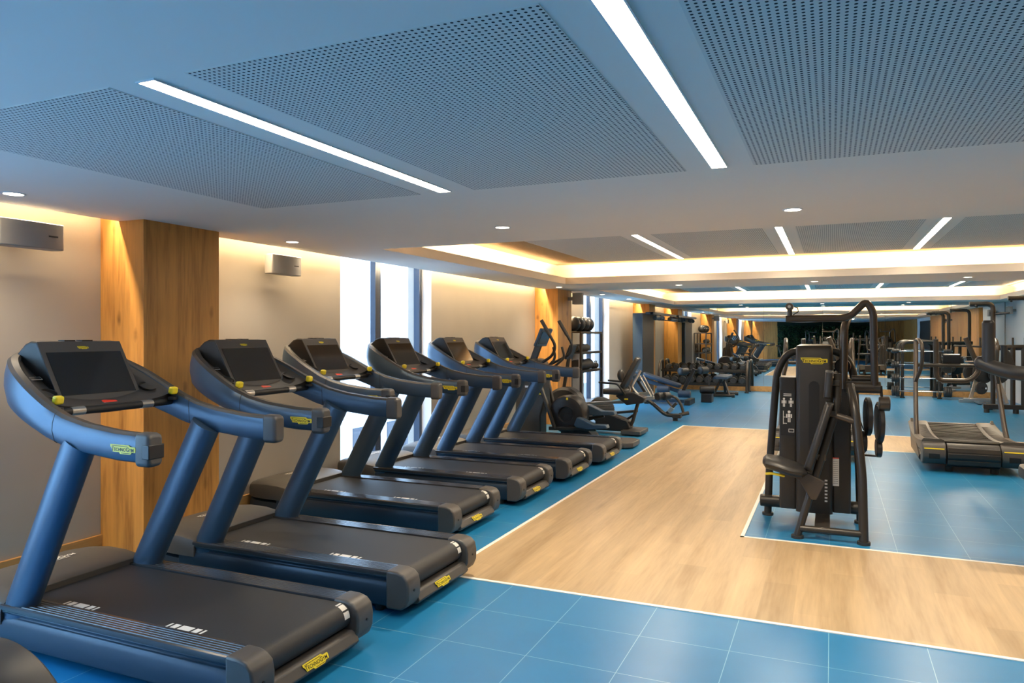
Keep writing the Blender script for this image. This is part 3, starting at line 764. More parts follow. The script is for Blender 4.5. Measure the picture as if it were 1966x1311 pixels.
    part('pad_bracket', N_().obox((-.07, 6.09, .62), (1, 0, 0), (0, 1, 0), (0, 0, 1), .075, .05, .05), 'tan', t, 0.006)
    part('pad_bracket', N_().obox((.01, 6.11, .955), (1, 0, 0), (0, 1, 0), (0, 0, 1), .065, .05, .045), 'tan', t, 0.006)
    part('pad_bracket', N_().obox((.035, 6.12, 1.19), (1, 0, 0), (0, 1, 0), (0, 0, 1), .06, .04, .045), 'char', t, 0.006)
    # overhead lever
    if lever:
        lv = part('overhead_lever', N_().tube(fil([(-.335, 6.32, 1.690), (.095, 6.34, 1.690), (.15, 6.34, 1.715), (.255, 6.36, 1.825), (.305, 6.36, 1.74), (.315, 6.38, 1.16)], .06), .028, 16), 'tan', t)
        part('grip_post', N_().cyl((-.305, 6.32, 1.69), (-.305, 6.32, 1.775), .019).tube([(-.305, 6.26, 1.785), (-.305, 6.38, 1.785)], .029, 18), 'tan', lv)
        part('grip_end', N_().cyl((-.305, 6.255, 1.785), (-.305, 6.262, 1.785), .012), 'silver', lv)
        part('cable_hook', N_().tube([(-.28, 6.33, 1.72), (-.24, 6.33, 1.745), (-.245, 6.33, 1.775), (-.27, 6.33, 1.785)], .004, 8), 'dark', lv)
    part('rear_mast', N_().tube(fil([(.095, 6.50, 1.12), (.10, 6.50, 1.62), (.125, 6.56, 1.685), (.13, 6.68, 1.69)], .06), .030, 16), 'tan', t)
    part('pivot_housing', N_().tube([(.11, 6.40, 1.145), (.36, 6.40, 1.145)], .047, 20), 'char', t, 0.006)
    part('pivot_housing', N_().tube([(.15, 6.46, 1.205), (.33, 6.46, 1.205)], .030, 16), 'char', t, 0.004)
    part('counterweight', N_().tube([(.345, 6.40, 1.02), (.425, 6.40, 1.02)], .058, 20), 'tan', t, 0.01)
    part('lever_crank', N_().bar((.36, 6.40, 1.16), (.37, 6.40, .98), .03, .02, up=(1, 0, 0)), 'char', t, 0.003)
    # cable pulleys
    for x, y, z, r_ in ((.275, 6.55, .90, .155), (.355, 6.50, .86, .165), (.245, 6.60, .69, .085), (.35, 6.52, .655, .075)):
        part('pulley', weight_disc(N_(), (x, y, z), (1, .10, 0), r_, .038), 'dark', t)
    part('pulley', weight_disc(N_(), (.09, 6.62, 1.30), (.2, 1, 0), .062, .03), 'dark', t)
    part('pulley_bracket', N_().bar((.22, 6.6, .58), (.37, 6.54, .585), .03, .014).bar((.25, 6.60, .60), (.27, 6.55, .98), .03, .014, up=(1, 0, 0)), 'dark', t, 0.003)
    part('cable', N_().tube([(.20, 6.6, .93), (.245, 6.6, .78)], .004, 8).tube([(.375, 6.50, .70), (.37, 6.52, .72)], .004, 8).tube([(.28, 6.5, 1.0), (.265, 6.55, .75)], .004, 8), 'blackink', t)
    return t
sm = stack_machine('tall black weight stack machine with overhead lever in the middle of the blue floor')
# two more of the kind stand out of view and show in the far mirror
dup(sm, (2.35, 3.2, 0), 0, label='weight stack machine beyond the right edge, seen only reflected')
dup(sm, (2.2, -2.6, 0), PI, label='weight stack machine behind the viewpoint on the panelled side, seen only reflected')
dup(sm, (0.6, -4.6, 0), PI, label='weight stack machine before the green wall, middle one, seen only reflected')
dup(sm, (-0.9, -4.6, 0), PI, label='weight stack machine before the green wall, nearer the windows, seen only reflected')

# ================================================================== CURVED MANUAL TREADMILLS
def curved_treadmill(label, loc):
    O = (1.46, 9.5, 0); t = thing('curved_treadmill', label, 'curved treadmill', loc, 0, 'curved manual treadmills')
    N_ = lambda: B(O); cx = 1.46
    zc = lambda y: .30+.075*((y-10.30)/.85)**2*(1 if y > 10.3 else .9)   # curved running deck
    ysx = [9.60+.10*k for k in range(17)]
    for s in (-1, 1):
        rows = []
        for y in ysx:
            z = zc(y)+.012; wd = .50+.01*math.sin((y-9.6)*2)
            rows.append([(cx+s*.275, y, z-.16), (cx+s*.275, y, z), (cx+s*.30, y, z+.010), (cx+s*(wd-.02), y, z+.012), (cx+s*wd, y, z-.01), (cx+s*(wd-.02), y, z-.12), (cx+s*(wd-.08), y, z-.17)])
        sd = part('side_deck', N_().loft([r for r in rows]), 'slat', t)
        q = N_()
        for k in range(26):
            y = 9.75+k*.05; z = zc(y)+.0235
            q.obox((cx+s*.375, y, z), (1, .35*s, 0), (-.35*s, 1, 0), (0, 0, 1), .13, .010, .004)
        part('grip_ribs', q, 'grey', sd)
    # slatted belt
    q = N_()
    for k in range(20):
        y = 9.62+k*.080; z = zc(y); zn = zc(y+.062)
        q.obox((cx, y+.031, (z+zn)/2), (1, 0, 0), (0, .062, zn-z), (0, -(zn-z), .062), .545, .060, .022)
    sb = part('slatted_belt', q, 'slat', t, 0.006)
    q = N_()
    for k in range(19):
        y = 9.691+k*.080; q.box(cx-.272, cx+.272, y-.011, y+.011, zc(y)-.02, zc(y)+.017)
    part('belt_joints', q, 'blackink', sb, label='dark joints between the slats')
    part('deck_core', N_().prism([(9.62, .12), (9.60, .28)]+[(y, zc(y)-.03) for y in ysx[1:]]+[(11.2, .12)], 'x', cx-.27, cx+.27), 'dark', t)
    # rear roller shell with slats
    rr = []
    for k in range(9):
        a = math.radians(-100+k*25); rr.append((9.62-.145*math.cos(a), .195+.135*math.sin(a)))
    part('rear_roller_shell', N_().prism(rr+[(9.70, .33), (9.70, .06)], 'x', cx-.255, cx+.255), 'dark', t, 0.003)
    for k, (yy, zz) in enumerate(((9.493, .262), (9.474, .20), (9.49, .125))):
        part('shell_slat', N_().obox((cx, yy, zz), (1, 0, 0), (0, .3-.3*k, 1), (0, 1, -.3+.3*k), .50, .050, .012), 'char', t, 0.003)
    for s in (-1, 1):
        x0, x1 = sorted((cx+s*.262, cx+s*.50))
        sec = [(9.74, .335), (9.60, .335), (9.53, .315), (9.49, .25), (9.49, .16), (9.55, .09), (9.74, .07)]
        c = part('rear_cap', N_().prism(sec, 'x', x0, x1), 'cap', t, 0.018, seg=3)
        part('yellow_stripe', N_().obox((cx+s*.385, 9.497, .268), (1, 0, 0), (0, .35, 1), (0, -1, .35), .20, .012, .008), 'yellow', c, label='yellow stripe')
        part('cap_window', N_().box(cx+s*.385-.055, cx+s*.385+.055, 9.484, 9.50, .155, .215), 'blackink', c, 0.004)
        part('foot', N_().cyl((cx+s*.22, 9.66, 0), (cx+s*.22, 9.66, .09), .04), 'rubber', t)
        part('foot', N_().cyl((cx+s*.30, 11.1, 0), (cx+s*.30, 11.1, .15), .04), 'rubber', t)
        # lower shell sweeping down
        part('side_shell', N_().prism([(9.58, .30), (9.70, .10), (10.0, .05), (11.1, .06), (11.25, .30), (11.2, .44)]+[(y, zc(y)-.03) for y in ysx[::-1][2:]], 'x', *sorted((cx+s*.44, cx+s*.475))), 'char', t, 0.006)
        # uprights and rails
        part('upright', N_().tube(fil([(cx+s*.47, 9.95, .10), (cx+s*.475, 10.45, .32), (cx+s*.455, 10.75, .85), (cx+s*.43, 10.95, 1.50)], .2), .042, 14, r2=.028), 'tan', t, 0)
        part('side_loop', N_().tube(fil([(cx+s*.43, 10.95, 1.49), (cx+s*.42, 10.72, 1.50), (cx+s*.40, 10.50, 1.42), (cx+s*.40, 10.58, 1.15), (cx+s*.455, 10.76, .95)], .09), .022, 12), 'tan', t)
    part('push_frame', N_().tube(fil([(cx-.20, 10.98, 1.50), (cx-.19, 11.02, .96), (cx+.19, 11.02, .96), (cx+.30, 11.0, 1.10), (cx+.13, 10.96, 1.52)], .10), .030, 14), 'tan', t)
    part('cross_rail', N_().tube([(cx-.43, 10.97, 1.16), (cx+.43, 10.97, 1.16)], .024, 12), 'char', t)
    part('display_pod', N_().obox((cx-.02, 11.0, 1.24), (1, 0, 0), (0, 1, .4), (0, -.4, 1), .20, .05, .14), 'dark', t, 0.012)
    return t
ct = curved_treadmill('slatted curved treadmill at the right, its rear end facing the viewer', (1.46, 9.5, 0))
dup(ct, (-0.16, 9.75, 0), label='curved treadmill half hidden behind the weight stack machine')

# ================================================================== helpers for pads and frames
def padloft(O, p0, p1, wdt, th, up=(0, 0, 1), taper=1.0):
    p0 = Vector(p0); p1 = Vector(p1); d = (p1-p0).normalized(); n = Vector(up); n = (n-d*n.dot(d)).normalized(); y = d.cross(n); rr = []; L = (p1-p0).length
    for f_, k in ((0, .55), (.03, .87), (.08, 1), (.92, 1), (.97, .87), (1, .55)):
        c = p0+d*L*f_; tw = 1+(taper-1)*f_
        rr.append([c+y*a*k*tw+n*b_*(.5+.5*k) for a, b_ in rpoly(-wdt/2, wdt/2, -th/2, th/2, th*.45, 4)])
    return B(O).loft(rr)
def roller(b, c, ax, r=.06, L=.17):
    return b.lathe(c, ax, [(-L/2, .012), (-L/2, r*.75), (-L/2+.015, r), (L/2-.015, r), (L/2, r*.75), (L/2, .012)], 20)

# ---- cross trainer beside the last treadmill
O = (-3.4, 10.0, 0); t = thing('cross_trainer', 'black cross trainer with upright tablet screen and long swinging handles, after the last treadmill', 'cross trainer', O)
part('base_rail', B(O).box(-4.35, -2.7, 9.94, 10.06, .03, .11), 'char', t, 0.01)
part('rear_foot_plate', B(O).prism([(-2.88, 9.72), (-2.58, 9.70), (-2.47, 9.78), (-2.47, 10.18), (-2.58, 10.28), (-2.88, 10.26)], 'z', .015, .085), 'cap', t, 0.012)
part('front_foot', B(O).box(-4.38, -4.25, 9.65, 10.35, .0, .07), 'char', t, 0.01)
dh = part('drive_housing', B(O).lathe((-3.46, 10.0, .42), (0, -1, 0), [(-.16, .05), (-.16, .20), (-.12, .265), (.10, .275), (.15, .25), (.165, .21), (.165, .115), (.13, .10), (.13, .02)], 32), 'dark', t)
part('hub_opening', B(O).cyl((-3.46, 9.868, .42), (-3.46, 9.872, .42), .10, 28), 'blackink', dh)
part('housing_marking', B(O).obox((-3.44, 9.838, .645), (1, 0, 0), (0, 1, 0), (0, 0, 1), .03, .01, .035), 'yellow', dh, 0.006, label='yellow mark')
part('rear_shroud', B(O).prism([(-3.55, .12), (-3.05, .12), (-3.15, .22), (-3.30, .40), (-3.5, .45)], 'y', 9.86, 10.14), 'dark', t, 0.01)
fs = part('front_shroud', B(O).prism([(-4.28, .08), (-3.86, .10), (-3.86, .38), (-3.80, .60), (-3.82, 1.0), (-3.98, 1.10), (-4.20, 1.0), (-4.25, .6)], 'y', 9.87, 10.13), 'char', t, 0.02, seg=3)
part('silver_emblem', B(O).obox((-4.05, 9.867, .80), (1, 0, 0), (0, 1, 0), (0, 0, 1), .10, .006, .028), 'silver', fs, 0.004)
part('yellow_emblem', B(O).obox((-3.87, 9.867, .70), (1, 0, 0), (0, 1, 0), (0, 0, 1), .045, .006, .022), 'yellow', fs, 0.004)
part('console_neck', B(O).bar((-4.08, 10.0, 1.03), (-3.92, 10.0, 1.45), .10, .05, up=(0, 1, 0)), 'char', t, 0.01)
cn = part('console', B(O).obox((-3.86, 9.99, 1.52), (0, 1, 0), (.42, 0, 1), (1, 0, -.42), .44, .28, .045), 'slate', t, 0.015, seg=3)
part('console_screen', B(O).obox((-3.838, 9.99, 1.511), (0, 1, 0), (.42, 0, 1), (1, 0, -.42), .36, .19, .008), 'screen', cn)
part('console_mark', B(O).obox((-3.79, 9.99, 1.63), (0, 1, 0), (.42, 0, 1), (1, 0, -.42), .035, .012, .01), 'yellow', cn)
part('handle_hub', B(O).lathe((-3.95, 9.84, 1.08), (0, 1, 0), [(0, .02), (0, .11), (.03, .13), (.29, .13), (.32, .11), (.32, .02)], 24), 'grey', t)
for s, lean in ((-1, 0), (1, .07)):
    yy = 10.0+s*.27
    a = part('swing_handle', B(O).tube(fil([(-3.78+lean, yy, 1.75), (-3.57+lean, yy, 1.40), (-3.62+lean, yy, 1.26), (-3.92, yy-s*.03, 1.08)], .08), .021, 12), 'dark', t)
    part('grip', B(O).tube([(-3.79+lean, yy, 1.765), (-3.66+lean, yy, 1.55)], .027, 12), 'grey', a)
    part('fixed_handle', B(O).tube(fil([(-3.64, 10+s*.18, 1.38), (-3.60, 10+s*.20, 1.22), (-3.80, 10+s*.14, 1.04), (-3.95, 10+s*.10, 1.02)], .07), .019, 12), 'char', t)
    part('swing_link', B(O).bar((-3.92, 10+s*.22, 1.08), (-3.66-.06*s, 10+s*.22, .22), .045, .07, up=(0, 1, 0)), 'char', t, 0.012)
    z0 = .30 if s < 0 else .45
    part('pedal_arm', B(O).bar((-3.70, 10+s*.20, .22), (-3.0, 10+s*.20, z0-.06), .05, .05), 'char', t, 0.01)
    part('pedal', B(O).prism([(-3.30, z0), (-3.26, z0+.10), (-3.20, z0+.085), (-3.02, z0+.01), (-2.84, z0+.012), (-2.82, z0-.035), (-3.1, z0-.06), (-3.28, z0-.04)], 'y', 10+s*.20-.075, 10+s*.20+.075), 'slate', t, 0.01)

# ---- recumbent bike
O = (-3.2, 11.25, 0); t = thing('recumbent_bike', 'recumbent exercise bike with high black backrest and silver seat rail, behind the cross trainer', 'exercise bike', O)
part('rear_foot_plate', B(O).box(-2.97, -2.66, 10.98, 11.52, .02, .085), 'cap', t, 0.012)
part('lower_body', B(O).prism([(-3.42, .05), (-2.96, .05), (-2.86, .10), (-2.90, .22), (-3.25, .33), (-3.42, .36)], 'y', 11.12, 11.38), 'dark', t, 0.015)
part('rear_tube', B(O).tube(fil([(-3.02, 11.25, .06), (-2.86, 11.25, .14), (-2.79, 11.25, .40), (-2.74, 11.25, .56)], .12), .028, 12), 'char', t)
part('brace_tube', B(O).tube(fil([(-3.10, 11.3, .20), (-2.95, 11.3, .22), (-2.84, 11.28, .30)], .06), .018, 10), 'char', t)
part('seat_rail', B(O).bar((-4.0, 11.25, .42), (-2.98, 11.25, .50), .07, .045), 'silver', t, 0.006)
part('front_housing', B(O).lathe((-3.95, 11.25, .40), (0, -1, 0), [(-.14, .05), (-.14, .27), (-.10, .31), (.10, .31), (.14, .27), (.14, .05)], 28), 'dark', t)
part('console_post', B(O).tube([(-4.02, 11.25, .5), (-3.9, 11.25, 1.2)], .03, 12), 'char', t)
part('console', B(O).obox((-3.87, 11.25, 1.28), (0, 1, 0), (.4, 0, 1), (1, 0, -.4), .3, .25, .04), 'dark', t, 0.01)
part('seat_carriage', B(O).prism([(-3.10, .60), (-2.92, .46), (-2.66, .50), (-2.62, .58), (-2.80, .66), (-3.0, .64)], 'y', 11.14, 11.36), 'dark', t, 0.015)
part('seat_pan', padloft(O, (-3.30, 11.25, .665), (-2.93, 11.25, .655), .34, .085), 'pad', t)
part('backrest', padloft(O, (-3.00, 11.25, .72), (-2.75, 11.25, 1.20), .32, .075, up=(-1, 0, .5), taper=.7), 'pad', t)
part('lumbar_pad', B(O).ball((-2.99, 11.07, .93), .09, 16, 8, (.6, .8, 1)), 'pad', t)
part('backrest_frame', B(O).tube(fil([(-2.70, 11.25, .56), (-2.87, 11.25, .74), (-2.72, 11.25, 1.0)], .05), .022, 10), 'silver', t)
part('seat_adjuster', B(O).bar((-2.76, 11.22, .555), (-2.50, 11.22, .585), .06, .05), 'silver', t, 0.006)
part('yellow_lever', B(O).box(-2.95, -2.89, 11.125, 11.14, .545, .565), 'yellow', t, 0.003)
for s in (-1, 1): part('side_handle', B(O).tube(fil([(-3.32, 11.25+s*.26, .815), (-3.02, 11.25+s*.26, .80), (-2.94, 11.25+s*.24, .68), (-2.94, 11.25+s*.12, .62)], .05), .016, 10), 'dark', t)

# ---- storage rack with balls, rollers and kettlebells before the far window
O = (-4.48, 13.65, 0); t = thing('storage_rack', 'tall open black storage rack with balls on top, standing before the far window', 'rack', O)
for x in (-4.69, -4.27):
    for y in (12.99, 14.31): part('post', B(O).box(x-.02, x+.02, y-.02, y+.02, 0, 1.60), 'char', t, 0.004)
part('back_brace', B(O).box(-4.70, -4.68, 13.60, 13.72, .1, 1.6), 'char', t, 0.003)
SHZ = (1.62, 1.235, .885, .25)
for z in SHZ: part('shelf', B(O).box(-4.70, -4.26, 12.98, 14.32, z-.03, z).box(-4.275, -4.255, 12.98, 14.32, z-.045, z), 'char', t, 0.004)
bl = None
for i, y in enumerate((13.13, 13.42, 13.71, 14.0)):
    lb = ['largest looking black medicine ball at the near end of the rack top', 'second medicine ball on the rack top', 'third medicine ball on the rack top', 'last medicine ball on the rack top, nearest the reveal of the window'][i]
    if bl is None:
        bl = thing('medicine_ball', lb, 'ball', (-4.47, y, 1.62), 0, 'medicine balls on the rack top')
        part('ball_shell', B().ball((0, 0, .143), .143, 28, 14), 'pad', bl)
        part('ball_seam', B().tube([(.1445*math.cos(a), 0.02, .143+.1445*math.sin(a)) for a in [2*PI*k/40 for k in range(41)]], .003, 6), 'grey', bl)
        part('white_print', B().box(.138, .1455, -.035, .02, .15, .165), 'whiteink', bl)
    else: dup(bl, (-4.47, y, 1.62), rz=.25*i, label=lb)
for i, (y0, y1, r_, z) in enumerate(((13.02, 13.75, .072, 1.235), (13.02, 13.90, .10, .885))):
    solo('foam_roller', B().lathe((0, 0, r_), (0, 1, 0), [(0, r_*.45), (0, r_*.94), (.012, r_), (y1-y0-.012, r_), (y1-y0, r_*.94), (y1-y0, r_*.45)], 28), 'rubber', ['slim dark foam roller on the second shelf of the storage rack', 'thick dark foam roller on the third shelf of the storage rack'][i], 'foam roller', 'foam rollers', (-4.40, y0, z))
kb = None
for i, y in enumerate((13.99, 14.12, 14.24)):
    lb = 'small kettlebell at the shelf end beside the thick foam roller, '+['closest to the roller', 'in the middle', 'outermost'][i]
    if kb is None:
        kb = thing('kettlebell', lb, 'kettlebell', (-4.36, y, .885), 0, 'kettlebells on the rack')
        part('bell', B().ball((0, 0, .055), .056, 16, 10), 'rubber', kb)
        part('handle', B().tube(fil([(0, -.032, .09), (0, -.038, .145), (0, .038, .145), (0, .032, .09)], .03), .009, 8), 'chrome', kb)
    else: dup(kb, (-4.36, y, .885), label=lb)
for i, (x, y, r_, sz) in enumerate(((-3.76, 12.60, .235, .95), (-3.98, 12.22, .165, .9))):
    b = B(); b.ball((0, 0, r_*sz), r_, 32, 18, (1, 1, sz)); o = solo('ribbed_ball', b, 'rubber', ['large dark ribbed ball on the floor beyond the cross trainer', 'smaller ribbed ball half hidden behind the cross trainer'][i], 'ball', None, (x, y, 0))
    q = B()
    for k in range(3, 15):
        a = PI*k/18; q.tube([(math.cos(c)*math.sin(a)*r_*1.003, math.sin(c)*math.sin(a)*r_*1.003, r_*sz-math.cos(a)*r_*sz) for c in [2*PI*j/28 for j in range(29)]], .006, 6, cap=False)
    part('ribs', q, 'grey', o)
solo('info_card', B().box(-.003, .003, -.06, .06, 0, .22), 'whiteink', 'pale printed card standing on the third rack shelf before the window', 'card', None, (-4.30, 13.02, .889))

# ---- cable tower at the third pillar
O = (-4.33, 18.3, 0); t = thing('cable_tower', 'tall slate blue cable cabinet in front of the far pillar, with a long overhead beam', 'cable machine', O)
cb = part('cabinet', B(O).box(-4.46, -4.21, 17.6, 18.85, .02, 2.09), 'slate', t, 0.015)
part('handle_slot', B(O).prism(rpoly(18.05, 18.25, .45, .85, .09), 'x', -4.212, -4.205), 'blackink', cb)
q = B(O)
for k in range(5): q.box(-4.209, -4.205, 18.55, 18.62, 1.0+k*.1, 1.02+k*.1)
part('cabinet_marking', q, 'whiteink', cb)
part('cabinet_front_panel', B(O).box(-4.212, -4.204, 17.64, 18.81, .05, 2.06), 'grey', cb, 0.003)
part('overhead_beam', B(O).box(-4.10, -4.02, 17.9, 20.9, 2.06, 2.12).box(-4.21, -4.02, 17.9, 18.0, 2.06, 2.12), 'slate', t, 0.008)
for y in (18.45, 18.95, 20.3, 20.75): part('cable_roller', roller(B(O), (-4.05, y, 1.985), (.2, 1, 0), .062, .26), 'slate', t)
for y in (18.45, 18.95, 20.3, 20.75): part('roller_hanger', B(O).box(-4.08, -4.04, y-.03, y+.03, 2.0, 2.07), 'char', t, 0.004)
part('tie_rod', B(O).tube([(-4.05, 18.5, 1.94), (-4.05, 20.7, 1.94)], .014, 8), 'dark', t)

# ---- dumbbell rack with twenty dumbbells
O = (-3.22, 20.6, 0); t = thing('dumbbell_rack', 'two tier black dumbbell rack along the far mirror', 'rack', O)
for x in (-4.40, -2.05):
    part('end_frame', B(O).tube(fil([(x, 20.30, .02), (x, 20.33, .55), (x, 20.55, .84), (x, 20.88, .84), (x, 20.93, .02)], .12), .035, 12), 'tan', t)
    for y in (20.30, 20.93): part('foot', B(O).cyl((x, y, 0), (x, y, .03), .055), 'rubber', t)
for z, y in ((.60, 20.68), (.245, 20.52)):
    for dy in (-.13, .13): part('tier_rail', B(O).box(-4.36, -2.09, y+dy*.77-.02, y+dy*.77+.02, z-.06+dy*.12, z-.006+dy*.10), 'char', t, 0.006)
    part('tier_lip', B(O).box(-4.37, -2.08, y-.20, y-.185, z-.06, z-.01), 'char', t, 0.003)
db = None
for r_, (z, y) in enumerate(((.60, 20.68), (.245, 20.52))):
    for k in range(10):
        x = -4.20+k*.224; s = (.072+.001*k) if r_ == 0 else (.094+.0004*k)
        ordn = ['first', 'second', 'third', 'fourth', 'fifth', 'sixth', 'seventh', 'eighth', 'ninth', 'tenth'][k]
        lb = 'round headed black dumbbell, %s from the left on the %s tier' % (ordn, 'upper' if r_ == 0 else 'lower')
        if db is None:
            db = thing('dumbbell', lb, 'dumbbell', (x, y, z), 0, 'dumbbells on the rack')
            for sy in (-1, 1):
                h = part('dumbbell_head', B().lathe((0, sy*.075, 1.0*.085), (0, sy, 0), [(0, .03), (0, .082), (.008, .088), (.05, .088), (.062, .080), (.062, .03)], 22), 'rubber', db)
                part('head_ring', B().lathe((0, sy*.1365, .085), (0, sy, 0), [(0, .066), (.003, .064), (.003, .012), (0, .012)], 20), 'cap', h)
            part('handle', B().cyl((0, -.08, .085), (0, .08, .085), .017), 'chrome', db)
            db.scale = (s/.088,)*3
        else:
            o = dup(db, (x, y, z), label=lb); o.scale = (s/.088,)*3
        (db if k == 0 and r_ == 0 else o).rotation_euler[0] = math.radians(8)

# ---- benches
def legframe(b, x0, x1, y, z=.05): return b.tube([(x0, y, z), (x1, y, z)], .033, 12)
O = (-2.5, 18.9, 0); t = thing('flat_bench', 'small adjustable bench seen end on, in front of the dumbbell rack', 'bench', O)
part('bench_pad', padloft(O, (-2.49, 18.45, .50), (-2.49, 19.6, .50), .34, .075), 'bluelitpad', t)
part('pad_frame', B(O).box(-2.53, -2.45, 18.6, 19.5, .40, .46), 'char', t, 0.006)
for y in (18.7, 19.45):
    part('foot_bar', legframe(B(O), -2.78, -2.20, y), 'char', t)
    for s in (-1, 1): part('end_cap', B(O).cyl((-2.49+s*.25, y, .05), (-2.49+s*.32, y, .05), .045), 'rubber', t)
for s in (-1, 1): part('bench_leg', B(O).bar((-2.49+s*.04, 18.9, .42), (-2.49+s*.19, 18.72, .06), .04, .05), 'tan', t, 0.005)
part('bench_leg', B(O).bar((-2.49, 19.2, .42), (-2.49, 19.45, .06), .06, .05), 'tan', t, 0.005)

O = (-3.5, 16.6, 0); t = thing('decline_bench', 'decline bench with sloping pad tinted as if in blue light and raised roller pads', 'bench', O)
part('bench_pad', padloft(O, (-3.95, 16.6, .66), (-3.10, 16.6, .40), .30, .09), 'bluelitpad', t)
part('head_block', padloft(O, (-4.22, 16.6, .74), (-3.99, 16.6, .67), .30, .08), 'bluelitpad', t)
part('main_beam', B(O).bar((-4.1, 16.6, .58), (-2.95, 16.6, .22), .07, .08), 'slate', t, 0.006)
part('roller_post', B(O).bar((-3.08, 16.6, .22), (-2.80, 16.6, .80), .07, .09, up=(0, 1, 0)), 'char', t, 0.006)
part('roller_axle', B(O).tube([(-3.12, 16.45, .755), (-2.52, 16.75, .775)], .02, 10), 'char', t)
for p in ((-3.02, 16.50, .74), (-2.62, 16.70, .76)): part('roller_pad', roller(B(O), p, (.55, 1, 0), .085, .24), 'pad', t)
part('rear_leg', B(O).bar((-4.0, 16.6, .56), (-3.80, 16.6, .05), .05, .06, up=(0, 1, 0)), 'silver', t, 0.005)
part('foot_bar', B(O).box(-3.86, -3.76, 16.3, 16.9, 0, .07), 'char', t, 0.008)
part('foot_bar', B(O).box(-2.96, -2.84, 16.25, 16.95, 0, .12), 'char', t, 0.008)
part('floor_beam', B(O).box(-3.8, -2.9, 16.56, 16.64, .03, .10), 'slate', t, 0.006)
for p in ((-3.45, 16.40, .33), (-2.98, 16.40, .24)): part('lower_roller', roller(B(O), p, (1, 0, 0), .08, .28), 'bluelitpad', t)

O = (-2.62, 17.3, 0); t = thing('step_block', 'low black roller block on the floor between the decline bench and the dumbbell rack', 'gym accessory', O)
part('block_base', B(O).box(-2.74, -2.50, 17.15, 17.45, 0, .20), 'dark', t, 0.01)
part('top_roller', roller(B(O), (-2.62, 17.3, .285), (1, .2, 0), .085, .34), 'pad', t)
part('upright_pin', B(O).tube([(-2.60, 17.42, .2), (-2.60, 17.44, .62)], .015, 8), 'char', t)

O = (-3.0, 13.3, 0); t = thing('leg_bench', 'low leg curl bench with bent steel tubes and roller pads, behind the recumbent bike', 'bench', O)
part('base_beam', B(O).tube(fil([(-3.28, 13.3, .44), (-3.02, 13.3, .32), (-2.76, 13.3, .10), (-2.52, 13.3, .09)], .08), .036, 12), 'char', t)
part('front_block', B(O).box(-2.62, -2.47, 13.22, 13.38, .055, .125), 'char', t, 0.006)
part('front_foot', B(O).cyl((-2.58, 13.3, 0), (-2.58, 13.3, .06), .045), 'rubber', t)
part('seat_rail', B(O).bar((-3.28, 13.3, .46), (-2.98, 13.3, .49), .07, .07), 'silver', t, 0.006)
part('lower_tube', B(O).tube(fil([(-3.3, 13.4, .14), (-3.72, 13.5, .08), (-3.85, 13.5, .06)], .06), .026, 12), 'char', t)
part('rear_foot', B(O).cyl((-3.85, 13.35, .045), (-3.85, 13.65, .045), .045), 'rubber', t)
part('column', B(O).bar((-2.76, 13.3, .10), (-2.56, 13.3, .32), .05, .06, up=(0, 1, 0)), 'char', t, 0.005)
part('column_sleeve', B(O).bar((-2.70, 13.3, .155), (-2.62, 13.3, .235), .07, .075, up=(0, 1, 0)), 'silver', t, 0.005)
part('roller_arm', B(O).tube(fil([(-2.95, 13.3, .40), (-2.78, 13.3, .42), (-2.66, 13.3, .28), (-2.62, 13.3, .24)], .05), .02, 10), 'tan', t)
for dx in (0, .10): part('roller_pad', roller(B(O), (-2.85+dx, 13.22+dx, .44), (.4, 1, 0), .075, .16), 'pad', t)
part('curved_arm', B(O).tube(fil([(-2.86, 13.45, .46), (-2.60, 13.45, .42), (-2.50, 13.45, .28), (-2.46, 13.45, .12)], .10), .026, 12), 'tan', t)
part('arm_grip', B(O).tube([(-2.52, 13.40, .10), (-2.38, 13.5, .13)], .036, 12), 'tan', t)
part('gas_strut', B(O).tube([(-3.22, 13.25, .80), (-2.98, 13.25, .38)], .018, 10).tube([(-3.16, 13.25, .82), (-2.92, 13.25, .38)], .014, 10), 'silver', t)
part('rear_pad', padloft(O, (-3.42, 13.3, .86), (-3.20, 13.3, .72), .22, .06), 'bluelitpad', t)
part('pad_post', B(O).bar((-3.30, 13.3, .76), (-3.12, 13.3, .48), .05, .05, up=(0, 1, 0)), 'char', t, 0.005)

